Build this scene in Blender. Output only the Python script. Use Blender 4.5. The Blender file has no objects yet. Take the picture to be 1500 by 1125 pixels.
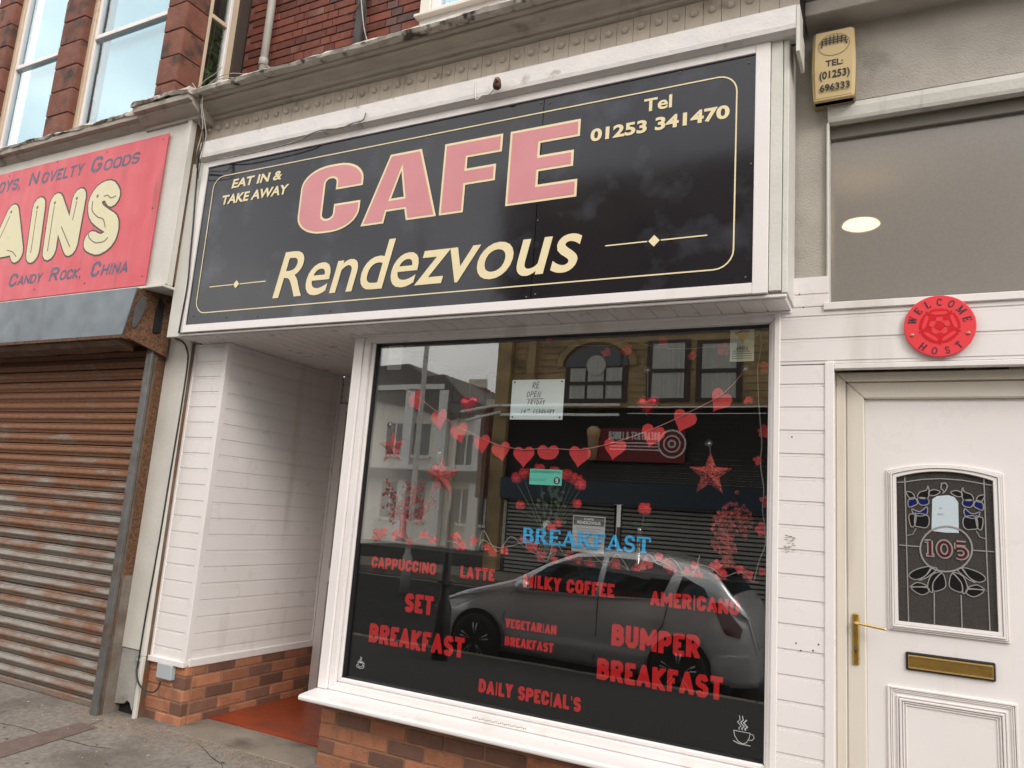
import bpy, math, random
from mathutils import Vector, Matrix, noise
R = math.radians
random.seed(7)
SC = bpy.context.scene
C = SC.collection

# ---------------------------------------------------------------- camera, world, sun, exposure
CAM_Z = 1.38
yaw, pit, rol, FPX = -0.48354999, 0.17227162, 0.07205169, 1103.58
fwd = Vector((math.sin(yaw)*math.cos(pit), math.cos(yaw)*math.cos(pit), math.sin(pit)))
rt0 = Vector((math.cos(yaw), -math.sin(yaw), 0)); up0 = rt0.cross(fwd)
rgt = rt0*math.cos(rol)+up0*math.sin(rol); upv = -rt0*math.sin(rol)+up0*math.cos(rol)
cd = bpy.data.cameras.new('camera'); cam = bpy.data.objects.new('camera', cd); C.objects.link(cam)
m = Matrix((rgt, upv, -fwd)).transposed().to_4x4(); m.translation = Vector((0, 0, CAM_Z)); cam.matrix_world = m
cd.sensor_width = 36; cd.lens = 36*FPX/1500; cd.clip_start = 0.05; cd.clip_end = 900
SC.camera = cam
SUN_EL, SUN_AZ = 36, 130            # a veiled sun high over the street behind the camera
world = bpy.data.worlds.new('World'); SC.world = world; world.use_nodes = True
nt = world.node_tree; nt.nodes.clear()
out = nt.nodes.new('ShaderNodeOutputWorld'); bg = nt.nodes.new('ShaderNodeBackground')
sky = nt.nodes.new('ShaderNodeTexSky'); sky.sky_type = 'NISHITA'; sky.sun_disc = False
sky.sun_elevation = R(SUN_EL); sky.sun_rotation = R(SUN_AZ); sky.dust_density = 3; sky.air_density = 1.0
mixs = nt.nodes.new('ShaderNodeMix'); mixs.data_type = 'RGBA'
tc = nt.nodes.new('ShaderNodeTexCoord'); mp = nt.nodes.new('ShaderNodeMapping'); mp.inputs['Scale'].default_value = (1, 1, 2.4)
ns = nt.nodes.new('ShaderNodeTexNoise'); ns.inputs['Scale'].default_value = 1.7; ns.inputs['Detail'].default_value = 7
cr = nt.nodes.new('ShaderNodeValToRGB'); cr.color_ramp.elements[0].position = .36; cr.color_ramp.elements[1].position = .56
cr.color_ramp.elements[0].color = (.62, .62, .62, 1); cr.color_ramp.elements[1].color = (.97, .97, .97, 1)
n2 = nt.nodes.new('ShaderNodeTexNoise'); n2.inputs['Scale'].default_value = 2.6; n2.inputs['Detail'].default_value = 6
cr2 = nt.nodes.new('ShaderNodeValToRGB')
cr2.color_ramp.elements[0].position = .3; cr2.color_ramp.elements[1].position = .7
cr2.color_ramp.elements[0].color = (11.5, 11.3, 11.2, 1); cr2.color_ramp.elements[1].color = (19.5, 18.9, 18.0, 1)
L = nt.links.new
L(tc.outputs['Generated'], mp.inputs[0]); L(mp.outputs[0], ns.inputs['Vector']); L(mp.outputs[0], n2.inputs['Vector'])
L(ns.outputs[0], cr.inputs[0]); L(n2.outputs[0], cr2.inputs[0])
L(cr.outputs[0], mixs.inputs[0]); L(sky.outputs[0], mixs.inputs[6]); L(cr2.outputs[0], mixs.inputs[7])
L(mixs.outputs[2], bg.inputs[0]); bg.inputs[1].default_value = 0.132; L(bg.outputs[0], out.inputs[0])
sd = bpy.data.lights.new('sun', 'SUN'); sd.energy = 1.5; sd.angle = R(20); sd.color = (1, .95, .88)
so = bpy.data.objects.new('sun', sd); C.objects.link(so)
_d = Vector((math.sin(R(SUN_AZ))*math.cos(R(SUN_EL)), math.cos(R(SUN_AZ))*math.cos(R(SUN_EL)), math.sin(R(SUN_EL))))
so.rotation_euler = _d.to_track_quat('Z', 'Y').to_euler(); so.location = (0, 0, 20)
SC.view_settings.view_transform = 'Standard'; SC.view_settings.look = 'None'
SC.view_settings.exposure = 0.0; SC.view_settings.gamma = 1; SC.view_settings.use_curve_mapping = False
SC.cycles.use_denoising = True; SC.cycles.max_bounces = 8; SC.cycles.transparent_max_bounces = 24
SC.cycles.caustics_reflective = False; SC.cycles.caustics_refractive = False

# ---------------------------------------------------------------- surveying: the photo's directions onto real planes
def ray(px, py): return fwd + rgt*((px-750)/FPX) + upv*((562.5-py)/FPX)
def W(px, py, Y):
    d = ray(px, py); p = d*(Y/d.y); return Vector((p.x, Y, p.z+CAM_Z))
def G(px, py, z):
    d = ray(px, py); p = d*((z-CAM_Z)/d.z); return Vector((p.x, p.y, z))
def zr(v): return v+CAM_Z                       # height measured from the lens
GY = 3.445                                      # glass plane of the cafe window
def V2(px, py, Yv):                             # a point seen mirrored in the window, Yv = its unfolded depth
    p = W(px, py, Yv); return Vector((p.x, 2*GY-Yv, p.z))

# ---------------------------------------------------------------- materials
def _n(nt, t, **k):
    n = nt.nodes.new(t)
    for a, b in k.items(): setattr(n, a, b)
    return n
MATS = {}
def mat(name, c, c2=None, sc=4, rough=.5, metal=0, bump=0, bsc=60, dirt=None, dsc=3, dlo=.5, dhi=.7, streak=0, rnd=0, spec=.5, emit=0, coat=0, stretch=None, alpha=None):
    if name in MATS: return MATS[name]
    m = bpy.data.materials.new(name); m.use_nodes = True; t = m.node_tree; b = t.nodes['Principled BSDF']; lk = t.links.new
    b.inputs['Roughness'].default_value = rough; b.inputs['Metallic'].default_value = metal
    b.inputs['Specular IOR Level'].default_value = spec; b.inputs['Coat Weight'].default_value = coat; b.inputs['Coat Roughness'].default_value = .08
    geo = _n(t, 'ShaderNodeNewGeometry'); vec = geo.outputs['Position']
    if rnd:
        oi = _n(t, 'ShaderNodeObjectInfo'); ad = _n(t, 'ShaderNodeVectorMath', operation='ADD')
        ml = _n(t, 'ShaderNodeMath', operation='MULTIPLY'); ml.inputs[1].default_value = 37
        lk(oi.outputs['Random'], ml.inputs[0]); lk(vec, ad.inputs[0]); lk(ml.outputs[0], ad.inputs[1]); vec = ad.outputs[0]
    def nz(scale, det=6, st=None):
        n = _n(t, 'ShaderNodeTexNoise'); n.inputs['Scale'].default_value = scale; n.inputs['Detail'].default_value = det
        if st:
            mp = _n(t, 'ShaderNodeMapping'); mp.inputs['Scale'].default_value = st; lk(vec, mp.inputs[0]); lk(mp.outputs[0], n.inputs['Vector'])
        else: lk(vec, n.inputs['Vector'])
        return n.outputs[0]
    def ramp(f, lo, hi):
        r = _n(t, 'ShaderNodeMapRange'); r.inputs[1].default_value = lo; r.inputs[2].default_value = hi; lk(f, r.inputs[0]); return r.outputs[0]
    def mix(f, a, bcol):
        x = _n(t, 'ShaderNodeMix', data_type='RGBA')
        if hasattr(f, 'links'): lk(f, x.inputs[0])
        else: x.inputs[0].default_value = f
        for i, v in ((6, a), (7, bcol)):
            if hasattr(v, 'links'): lk(v, x.inputs[i])
            else: x.inputs[i].default_value = (*v, 1)
        return x.outputs[2]
    col = c
    if c2: col = mix(ramp(nz(sc, 8, stretch), .32, .68), c, c2)
    if rnd:
        hs = _n(t, 'ShaderNodeHueSaturation'); mr = _n(t, 'ShaderNodeMapRange'); mr.inputs[3].default_value = 1-rnd; mr.inputs[4].default_value = 1+rnd
        lk(oi.outputs['Random'], mr.inputs[0]); lk(mr.outputs[0], hs.inputs['Value'])
        if hasattr(col, 'links'): lk(col, hs.inputs['Color'])
        else: hs.inputs['Color'].default_value = (*col, 1)
        col = hs.outputs[0]
    if dirt: col = mix(ramp(nz(dsc, 9, (1, 1, .12) if streak else None), dlo, dhi), col, dirt)
    if hasattr(col, 'links'): lk(col, b.inputs['Base Color'])
    else: b.inputs['Base Color'].default_value = (*col, 1)
    if c2 or dirt:
        lk(ramp_out(t, nz(sc*3, 4), rough), b.inputs['Roughness'])
    if bump:
        bp = _n(t, 'ShaderNodeBump'); bp.inputs['Strength'].default_value = bump; bp.inputs['Distance'].default_value = .006
        lk(nz(bsc, 5), bp.inputs['Height']); lk(bp.outputs[0], b.inputs['Normal'])
    if emit:
        b.inputs['Emission Color'].default_value = (*c, 1); b.inputs['Emission Strength'].default_value = emit
    MATS[name] = m; return m
def ramp_out(t, f, r):
    q = _n(t, 'ShaderNodeMapRange'); q.inputs[1].default_value = .3; q.inputs[2].default_value = .7
    q.inputs[3].default_value = max(.03, r*.8); q.inputs[4].default_value = min(1, r*1.2); t.links.new(f, q.inputs[0]); return q.outputs[0]
def glassmat(name, base=.09, tint=(1, 1, 1), rough=0.0, film=None, wave=.0, gcol=(1, 1, 1), blur=0):
    m = bpy.data.materials.new(name); m.use_nodes = True; t = m.node_tree; t.nodes.clear(); lk = t.links.new
    o = _n(t, 'ShaderNodeOutputMaterial'); mx = _n(t, 'ShaderNodeMixShader')
    tr = _n(t, 'ShaderNodeBsdfTransparent'); tr.inputs[0].default_value = (*tint, 1)
    gl = _n(t, 'ShaderNodeBsdfGlossy'); gl.inputs['Roughness'].default_value = rough; gl.inputs[0].default_value = (*gcol, 1)
    lw = _n(t, 'ShaderNodeLayerWeight'); lw.inputs[0].default_value = .5
    pw = _n(t, 'ShaderNodeMath', operation='POWER'); pw.inputs[1].default_value = 4; lk(lw.outputs['Facing'], pw.inputs[0])
    ma = _n(t, 'ShaderNodeMath', operation='MULTIPLY_ADD'); ma.inputs[1].default_value = 1-base; ma.inputs[2].default_value = base
    lk(pw.outputs[0], ma.inputs[0]); lk(ma.outputs[0], mx.inputs[0])
    if blur:
        tr = _n(t, 'ShaderNodeBsdfRefraction'); tr.inputs[0].default_value = (*tint, 1); tr.inputs['Roughness'].default_value = blur; tr.inputs['IOR'].default_value = 1.25
    src = tr.outputs[0]
    if film:                                     # frosted: part of what comes through is scattered
        tl = _n(t, 'ShaderNodeBsdfDiffuse'); tl.inputs[0].default_value = (*film[0], 1)
        tl2 = _n(t, 'ShaderNodeBsdfTranslucent'); tl2.inputs[0].default_value = (*film[0], 1); m3 = _n(t, 'ShaderNodeMixShader'); m3.inputs[0].default_value = .45; lk(tl.outputs[0], m3.inputs[1]); lk(tl2.outputs[0], m3.inputs[2])
        m2 = _n(t, 'ShaderNodeMixShader'); m2.inputs[0].default_value = film[1]
        nz = _n(t, 'ShaderNodeTexNoise'); nz.inputs['Scale'].default_value = 90; nz.inputs['Detail'].default_value = 4
        g = _n(t, 'ShaderNodeNewGeometry'); lk(g.outputs['Position'], nz.inputs['Vector'])
        mr = _n(t, 'ShaderNodeMapRange'); mr.inputs[1].default_value = .3; mr.inputs[2].default_value = .7
        mr.inputs[3].default_value = film[1]-.03; mr.inputs[4].default_value = film[1]+.03
        lk(nz.outputs[0], mr.inputs[0]); lk(mr.outputs[0], m2.inputs[0]); lk(tr.outputs[0], m2.inputs[1]); lk(m3.outputs[0], m2.inputs[2]); src = m2.outputs[0]
    if wave:
        g = _n(t, 'ShaderNodeNewGeometry'); nz = _n(t, 'ShaderNodeTexNoise'); nz.inputs['Scale'].default_value = 2.2; nz.inputs['Detail'].default_value = 1
        lk(g.outputs['Position'], nz.inputs['Vector']); bp = _n(t, 'ShaderNodeBump'); bp.inputs['Strength'].default_value = wave; bp.inputs['Distance'].default_value = .01
        lk(nz.outputs[0], bp.inputs['Height']); lk(bp.outputs[0], gl.inputs['Normal'])
    lk(src, mx.inputs[1]); lk(gl.outputs[0], mx.inputs[2]); lk(mx.outputs[0], o.inputs[0]); MATS[name] = m; return m

UPVC = mat('white_upvc', (.83, .79, .785), (.79, .75, .74), 3, .32, dirt=(.58, .52, .46), dsc=6, dlo=.60, dhi=.85, streak=1)
UPVC2 = mat('cream_upvc', (.74, .69, .62), (.70, .65, .575), 3, .35, dirt=(.5, .45, .38), dsc=5, dlo=.6, dhi=.85, streak=1)
WPAINT = mat('old_white_gloss', (.76, .72, .70), (.68, .66, .66), 7, .42, bump=.5, bsc=38, dirt=(.36, .32, .28), dsc=11, dlo=.63, dhi=.76)
GPAINT = mat('grey_painted_wood', (.68, .665, .62), (.61, .595, .55), 5, .5, bump=.35, bsc=60, dirt=(.22, .19, .16), dsc=8, dlo=.62, dhi=.8, streak=1)
NPAINT = mat('pale_grey_painted_board', (.66, .635, .59), (.58, .555, .51), 4, .5, bump=.3, bsc=50, dirt=(.27, .23, .19), dsc=7, dlo=.62, dhi=.82, streak=1)
STUCCO = mat('grey_masonry_paint', (.47, .435, .39), (.40, .37, .33), 6, .8, bump=.7, bsc=120, dirt=(.15, .13, .11), dsc=4, dlo=.6, dhi=.85)
CORN = mat('weathered_cornice_paint', (.47, .42, .36), (.38, .335, .285), 5, .6, bump=.6, bsc=45, dirt=(.13, .11, .09), dsc=6, dlo=.58, dhi=.8, stretch=(1, 2, 5))
GRIME = mat('brown_joint_grime', (.26, .20, .15), rough=.9)
DENT = mat('stone_coloured_masonry_paint', (.50, .445, .375), (.43, .375, .315), 9, .65, bump=.5, bsc=80, dirt=(.17, .14, .11), dsc=9, dlo=.6, dhi=.8)
CAP = mat('flaking_lead_capping', (.60, .56, .50), (.40, .36, .31), 14, .8, bump=1, bsc=30, dirt=(.07, .06, .05), dsc=13, dlo=.54, dhi=.64)
GALV = mat('dull_zinc', (.19, .22, .245), (.14, .165, .19), 3, .45, .35, dirt=(.11, .12, .13), dsc=5, dlo=.6, dhi=.85, streak=1)
RUST = mat('gritty_rust', (.20, .085, .035), (.07, .038, .022), 40, .9, bump=1, bsc=110, dirt=(.045, .030, .022), dsc=75, dlo=.50, dhi=.66)
STEEL = mat('dirty_grey_steel', (.17, .165, .165), (.11, .105, .10), 10, .55, .4, bump=.3, bsc=40, dirt=(.12, .06, .03), dsc=8, dlo=.55, dhi=.75)
BROWN = mat('rust_stained_wood', (.16, .115, .08), (.09, .06, .04), 12, .8, bump=.6, bsc=60, dirt=(.16, .06, .02), dsc=9, dlo=.5, dhi=.7)
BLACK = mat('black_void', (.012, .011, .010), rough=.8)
CABLE = mat('black_cable', (.02, .02, .02), rough=.5)
MORTAR = mat('sandy_mortar', (.34, .19, .12), (.27, .145, .09), 20, .95, bump=.6, bsc=150)
MORT2 = mat('pale_old_mortar', (.25, .10, .07), (.14, .055, .04), 4, .95, bump=.6, bsc=120)
BR_O = mat('orange_dragfaced_brick', (.43, .182, .10), (.36, .145, .078), 14, .85, bump=.9, bsc=110, rnd=.22, dirt=(.22, .10, .06), dsc=7, dlo=.55, dhi=.8)
BR_D = mat('dark_brown_brick', (.20, .098, .068), (.155, .075, .053), 12, .7, bump=.4, bsc=90, rnd=.25, dirt=(.17, .075, .045), dsc=6, dlo=.55, dhi=.8)
BR_R = mat('old_red_brick', (.165, .045, .028), (.12, .034, .022), 8, .8, bump=.5, bsc=90, rnd=.35, dirt=(.24, .12, .09), dsc=2.2, dlo=.58, dhi=.75)
BR_B = mat('burnt_blue_brick', (.07, .042, .042), (.10, .040, .032), 8, .7, bump=.4, bsc=90, rnd=.4)
SANDST = mat('red_sandstone', (.20, .078, .052), (.15, .056, .038), 6, .9, bump=.8, bsc=40, rnd=.12, dirt=(.06, .036, .030), dsc=5.5, dlo=.54, dhi=.66)
TARM = mat('worn_asphalt_pavement', (.28, .25, .222), (.18, .158, .138), 34, .9, bump=1, bsc=160, spec=.2, dirt=(.125, .108, .092), dsc=2.3, dlo=.50, dhi=.72)
ROADM = mat('road_asphalt', (.050, .050, .048), (.038, .038, .037), 3, .95, bump=.6, bsc=120, spec=.08)
CONC = mat('worn_concrete', (.25, .21, .165), (.18, .15, .12), 5, .9, bump=.8, bsc=70, dirt=(.09, .07, .055), dsc=4, dlo=.55, dhi=.75)
TILE = mat('red_quarry_paint', (.34, .062, .022), (.28, .05, .02), 6, .35, dirt=(.17, .05, .03), dsc=3, dlo=.5, dhi=.8)
PAN = mat('black_gloss_sign', (.006, .007, .014), (.010, .012, .021), 3, .10, bump=.04, bsc=6, spec=.48, dirt=(.046, .052, .072), dsc=4.2, dlo=.54, dhi=.74)  # blue-grey blotches are dirt plus cloud reflections painted into the colour
PINK = mat('faded_pink_vinyl', (.66, .265, .29), (.61, .235, .26), 4, .45)
CREAM = mat('cream_vinyl', (.84, .72, .46), (.80, .68, .42), 4, .45)
RED = mat('red_vinyl', (.66, .024, .028), (.58, .02, .024), 14, .6, spec=.1)
REDS = mat('weathered_red_sign', (.70, .095, .12), (.62, .065, .09), 2.6, .42, stretch=(4, 1, .25), dirt=(.30, .06, .06), dsc=9, dlo=.60, dhi=.78, streak=1)
NAVY = mat('faded_navy_print', (.045, .075, .15), (.13, .13, .20), 16, .5)
INK = mat('dark_outline_print', (.055, .035, .04), rough=.5)
CREAM2 = mat('yellowed_cream_print', (.74, .68, .42), (.70, .66, .46), 8, .5)
BLUE = mat('blue_vinyl', (.03, .45, .95), rough=.6, spec=.1)
WHITE = mat('white_print', (.78, .82, .86), rough=.5)
PAPER = mat('white_paper', (.74, .84, .90), (.70, .80, .86), 9, .8)
PEN = mat('blue_grey_pen', (.05, .06, .10), rough=.7)
BRASS = mat('brushed_brass', (.55, .34, .09), (.45, .27, .07), 30, .33, .85)
BRASS2 = mat('bright_brass', (.80, .58, .24), rough=.18, metal=.9)
FOAM = mat('black_gasket', (.014, .013, .015), rough=.5)
BEIGE = mat('yellowed_plastic', (.62, .47, .24), (.58, .44, .22), 3, .4, dirt=(.30, .22, .12), dsc=5, dlo=.62, dhi=.85)
GBOX = mat('grey_plastic', (.40, .44, .46), rough=.5)
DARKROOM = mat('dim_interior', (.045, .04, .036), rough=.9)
FILM = mat('black_backing_film', (.006, .006, .006), rough=1, spec=.0)
HEART = mat('red_paper', (.66, .035, .045), (.58, .03, .04), 12, .7)
FOIL = mat('red_foil', (.60, .03, .06), rough=.18, metal=.6)
GLIT = mat('red_glitter', (.95, .16, .14), (.10, .004, .006), 120, .25, .3, bump=1, bsc=400)
PETAL = mat('red_silk_petal', (.75, .05, .06), rough=.7)
WIRE = mat('clear_wire', (.36, .34, .30), rough=.3)
LEAFM = mat('silk_leaf', (.045, .075, .04), rough=.6)
VASE = mat('clear_vase', (.42, .40, .38), rough=.2)
LEAD = mat('lead_came', (.33, .32, .31), rough=.45, metal=.3)
PLAQ = mat('red_enamel', (.80, .055, .07), rough=.3)
PLAQ2 = mat('deep_red_enamel', (.62, .008, .02), rough=.3)
GL_W = glassmat('window_glass', .10, (.97, .98, .97), wave=.02)
GL_U = glassmat('old_sash_glass', .17, (.9, .97, 1), wave=.06, gcol=(.85, .96, 1))
GL_F = glassmat('frosted_transom_glass', .07, (.92, .90, .87), .18, film=((.60, .565, .54), .60), blur=.10)
GL_D = glassmat('textured_door_glass', .05, (.5, .5, .5), .12, film=((.15, .132, .122), .6))

# ---------------------------------------------------------------- building helpers
class MB:
    def __init__(s): s.v = []; s.f = []; s.m = []; s.cur = 0
    def add(s, vs, fs):
        o = len(s.v); s.v += [tuple(v) for v in vs]; s.f += [tuple(i+o for i in f) for f in fs]; s.m += [s.cur]*len(fs); return s
    def box(s, x0, x1, y0, y1, z0, z1):
        return s.add([(x, y, z) for x in (x0, x1) for y in (y0, y1) for z in (z0, z1)],
                     [(0, 1, 3, 2), (4, 6, 7, 5), (0, 4, 5, 1), (2, 3, 7, 6), (0, 2, 6, 4), (1, 5, 7, 3)])
    def prism(s, pts, a, b, axis='y'):           # pts in the plane across the axis
        n = len(pts)
        def P(p, t): return {'y': (p[0], t, p[1]), 'x': (t, p[0], p[1]), 'z': (p[0], p[1], t)}[axis]
        return s.add([P(p, a) for p in pts]+[P(p, b) for p in pts],
                     [tuple(range(n))[::-1], tuple(range(n, 2*n))]+[(i, (i+1) % n, n+(i+1) % n, n+i) for i in range(n)])
    def tube(s, pts, r, n=6, r2=None):
        pts = [Vector(p) for p in pts]; rings = []; k = len(pts)
        for i, p in enumerate(pts):
            t = (pts[min(i+1, k-1)]-pts[max(i-1, 0)]).normalized(); a = t.orthogonal().normalized() if i == 0 else (pa-t*pa.dot(t)).normalized()
            pa = a; b = t.cross(a); rr = r if r2 is None else r+(r2-r)*i/(k-1)
            rings.append([p+(a*math.cos(2*math.pi*j/n)+b*math.sin(2*math.pi*j/n))*rr for j in range(n)])
        vs = [v for q in rings for v in q]
        fs = [(i*n+j, i*n+(j+1) % n, (i+1)*n+(j+1) % n, (i+1)*n+j) for i in range(k-1) for j in range(n)]
        fs += [tuple(range(n))[::-1], tuple(range((k-1)*n, k*n))]; return s.add(vs, fs)
    def lathe(s, prof, cx, cy, cz, n=16, axis='z'):
        vs = []
        for r, h in prof:
            for j in range(n):
                a = 2*math.pi*j/n; u, v = r*math.cos(a), r*math.sin(a)
                vs.append({'z': (cx+u, cy+v, cz+h), 'y': (cx+u, cy+h, cz+v), 'x': (cx+h, cy+u, cz+v)}[axis])
        k = len(prof)
        fs = [(i*n+j, i*n+(j+1) % n, (i+1)*n+(j+1) % n, (i+1)*n+j) for i in range(k-1) for j in range(n)]
        fs += [tuple(range(n))[::-1], tuple(range((k-1)*n, k*n))]; return s.add(vs, fs)
    def build(s, name, mt, parent=None, bevel=0, smooth=False, **k):
        me = bpy.data.meshes.new(name); me.from_pydata(s.v, [], s.f)
        for q in (mt if isinstance(mt, (list, tuple)) else [mt]): me.materials.append(q)
        for p, i in zip(me.polygons, s.m): p.material_index = i; p.use_smooth = smooth
        import bmesh
        bm = bmesh.new(); bm.from_mesh(me); bmesh.ops.recalc_face_normals(bm, faces=bm.faces)
        if bevel: bmesh.ops.bevel(bm, geom=[e for e in bm.edges if e.is_manifold and e.calc_face_angle(0) > .6], offset=bevel, segments=1, affect='EDGES')
        bm.to_mesh(me); bm.free()
        return link(name, me, parent, **k)
def link(name, me, parent=None, **k):
    o = bpy.data.objects.new(name, me); C.objects.link(o)
    if parent: o.parent = parent; o.matrix_parent_inverse = parent.matrix_basis.inverted()
    tag(o, **k); return o
def tag(o, label=None, cat=None, group=None, kind=None):
    if label: o['label'] = label
    if cat: o['category'] = cat
    if group: o['group'] = group
    if kind: o['kind'] = kind
    return o
def thing(name, label, cat, loc=(0, 0, 0), group=None):
    o = bpy.data.objects.new(name, None); C.objects.link(o); o.location = loc; o.empty_display_size = .1
    return tag(o, label, cat, group)
def box(name, mt, parent, x0, x1, y0, y1, z0, z1, bevel=0, **k): return MB().box(x0, x1, y0, y1, z0, z1).build(name, mt, parent, bevel, **k)
def arc(cx, cy, rx, ry, a0, a1, n=10): return [(cx+rx*math.cos(R(a0+(a1-a0)*i/n)), cy+ry*math.sin(R(a0+(a1-a0)*i/n))) for i in range(n+1)]
def curve_mesh(splines, off=0, ext=.0006):
    c = bpy.data.curves.new('tmp', 'CURVE'); c.dimensions = '2D'; c.fill_mode = 'BOTH'; c.extrude = ext; c.offset = off
    for p in splines:
        s = c.splines.new('POLY'); s.points.add(len(p)-1); s.use_cyclic_u = True
        for i, q in enumerate(p): s.points[i].co = (q[0], q[1], 0, 1)
    o = bpy.data.objects.new('tmp', c); me = bpy.data.meshes.new_from_object(o); bpy.data.objects.remove(o); return me
def text_mesh(s, off=0, shear=0, space=1, ext=.0006, line=1):
    c = bpy.data.curves.new('tmp', 'FONT'); c.body = s; c.offset = off; c.shear = shear; c.space_character = space; c.extrude = ext; c.resolution_u = 5
    o = bpy.data.objects.new('tmp', c); me = bpy.data.meshes.new_from_object(o); bpy.data.objects.remove(o); return me
def place(me, name, mt, parent, x0, x1, z0, z1, y, th=.001, slope=0, **k):
    """fit a flat mesh (drawn in xy) to a rectangle on the wall plane at depth y"""
    xs = [v.co.x for v in me.vertices]; ys = [v.co.y for v in me.vertices]; a, b, c, d = min(xs), max(xs), min(ys), max(ys)
    for v in me.vertices:
        t = (v.co.x-a)/(b-a); X = x0+(x1-x0)*t; Z = z0+(z1-z0)*(v.co.y-c)/(d-c)+slope*t
        v.co = (X, y-(th if v.co.z > 0 else 0), Z)
    me.materials.clear(); me.materials.append(mt); me.update()
    import bmesh
    bm = bmesh.new(); bm.from_mesh(me); bmesh.ops.recalc_face_normals(bm, faces=bm.faces); bm.to_mesh(me); bm.free()
    return link(name, me, parent, **k)
def quad(tl, bl, tr, br, Y):
    p = [W(*q, Y) for q in (tl, bl, tr, br)]
    return (p[0].x+p[1].x)/2, (p[2].x+p[3].x)/2, (p[1].z+p[3].z)/2, (p[0].z+p[2].z)/2
def words_on(s, name, mt, parent, tl, bl, tr, br, Y, off=0, shear=0, space=1, th=.001, **k):
    x0, x1, z0, z1 = quad(tl, bl, tr, br, Y); return place(text_mesh(s, off, shear, space), name, mt, parent, x0, x1, z0, z1, Y, th, **k)
# strokes: flat ribbons in a plane, each a hair above the last so none is coplanar
def ribbon(mb, pts, w, y, th, k=0, closed=False):
    n = len(pts); L_ = []; R_ = []
    for i, p in enumerate(pts):
        a = pts[(i-1) % n] if (i or closed) else p; b = pts[(i+1) % n] if (i < n-1 or closed) else p
        d1 = Vector((p[0]-a[0], p[1]-a[1])); d2 = Vector((b[0]-p[0], b[1]-p[1]))
        d1 = d1.normalized() if d1.length > 1e-9 else d2.normalized(); d2 = d2.normalized() if d2.length > 1e-9 else d1
        t = (d1+d2); t = t.normalized() if t.length > 1e-6 else d1
        nn = Vector((-t.y, t.x)); c = max(.45, nn.dot(Vector((-d1.y, d1.x)))); nn = nn*(w/2/c)
        L_.append((p[0]+nn.x, p[1]+nn.y)); R_.append((p[0]-nn.x, p[1]-nn.y))
    yy = y-th-k*.00006; vs = []
    for l, r in zip(L_, R_): vs += [(l[0], yy, l[1]), (r[0], yy, r[1]), (l[0], y, l[1]), (r[0], y, r[1])]
    fs = []; rng = range(n if closed else n-1)
    for i in rng:
        a, b = i*4, ((i+1) % n)*4; fs += [(a, a+1, b+1, b), (a, b, b+2, a+2), (a+1, a+3, b+3, b+1)]
    if not closed: fs += [(0, 2, 3, 1), ((n-1)*4, (n-1)*4+1, (n-1)*4+3, (n-1)*4+2)]
    mb.add(vs, fs)
SEGK = [0]
def fat(mb, pts, w, y, th, cap=False):
    """wide stroke: one slab per segment and a round joint, each a hair above the last"""
    for i in range(len(pts)-1):
        a, b = pts[i], pts[i+1]; d = Vector((b[0]-a[0], b[1]-a[1]))
        if d.length < 1e-6: continue
        d.normalize(); n = Vector((-d.y, d.x))*(w/2); SEGK[0] = (SEGK[0]+1) % 29
        mb.prism([(a[0]+n.x, a[1]+n.y), (b[0]+n.x, b[1]+n.y), (b[0]-n.x, b[1]-n.y), (a[0]-n.x, a[1]-n.y)], y-th-.000009*SEGK[0], y)
        if i or cap: SEGK[0] = (SEGK[0]+1) % 29; disc(mb, a[0], a[1], w*.497, y, th+.000009*SEGK[0], 12)
    if cap or (abs(pts[0][0]-pts[-1][0])+abs(pts[0][1]-pts[-1][1]) < 1e-6): SEGK[0] = (SEGK[0]+1) % 29; disc(mb, pts[-1][0], pts[-1][1], w*.497, y, th+.000009*SEGK[0], 12)
def disc(mb, cx, cz, r, y, th, n=14, rz=None):
    mb.prism([(cx+r*math.cos(2*math.pi*i/n), cz+(rz or r)*math.sin(2*math.pi*i/n)) for i in range(n)], y-th, y)
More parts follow.
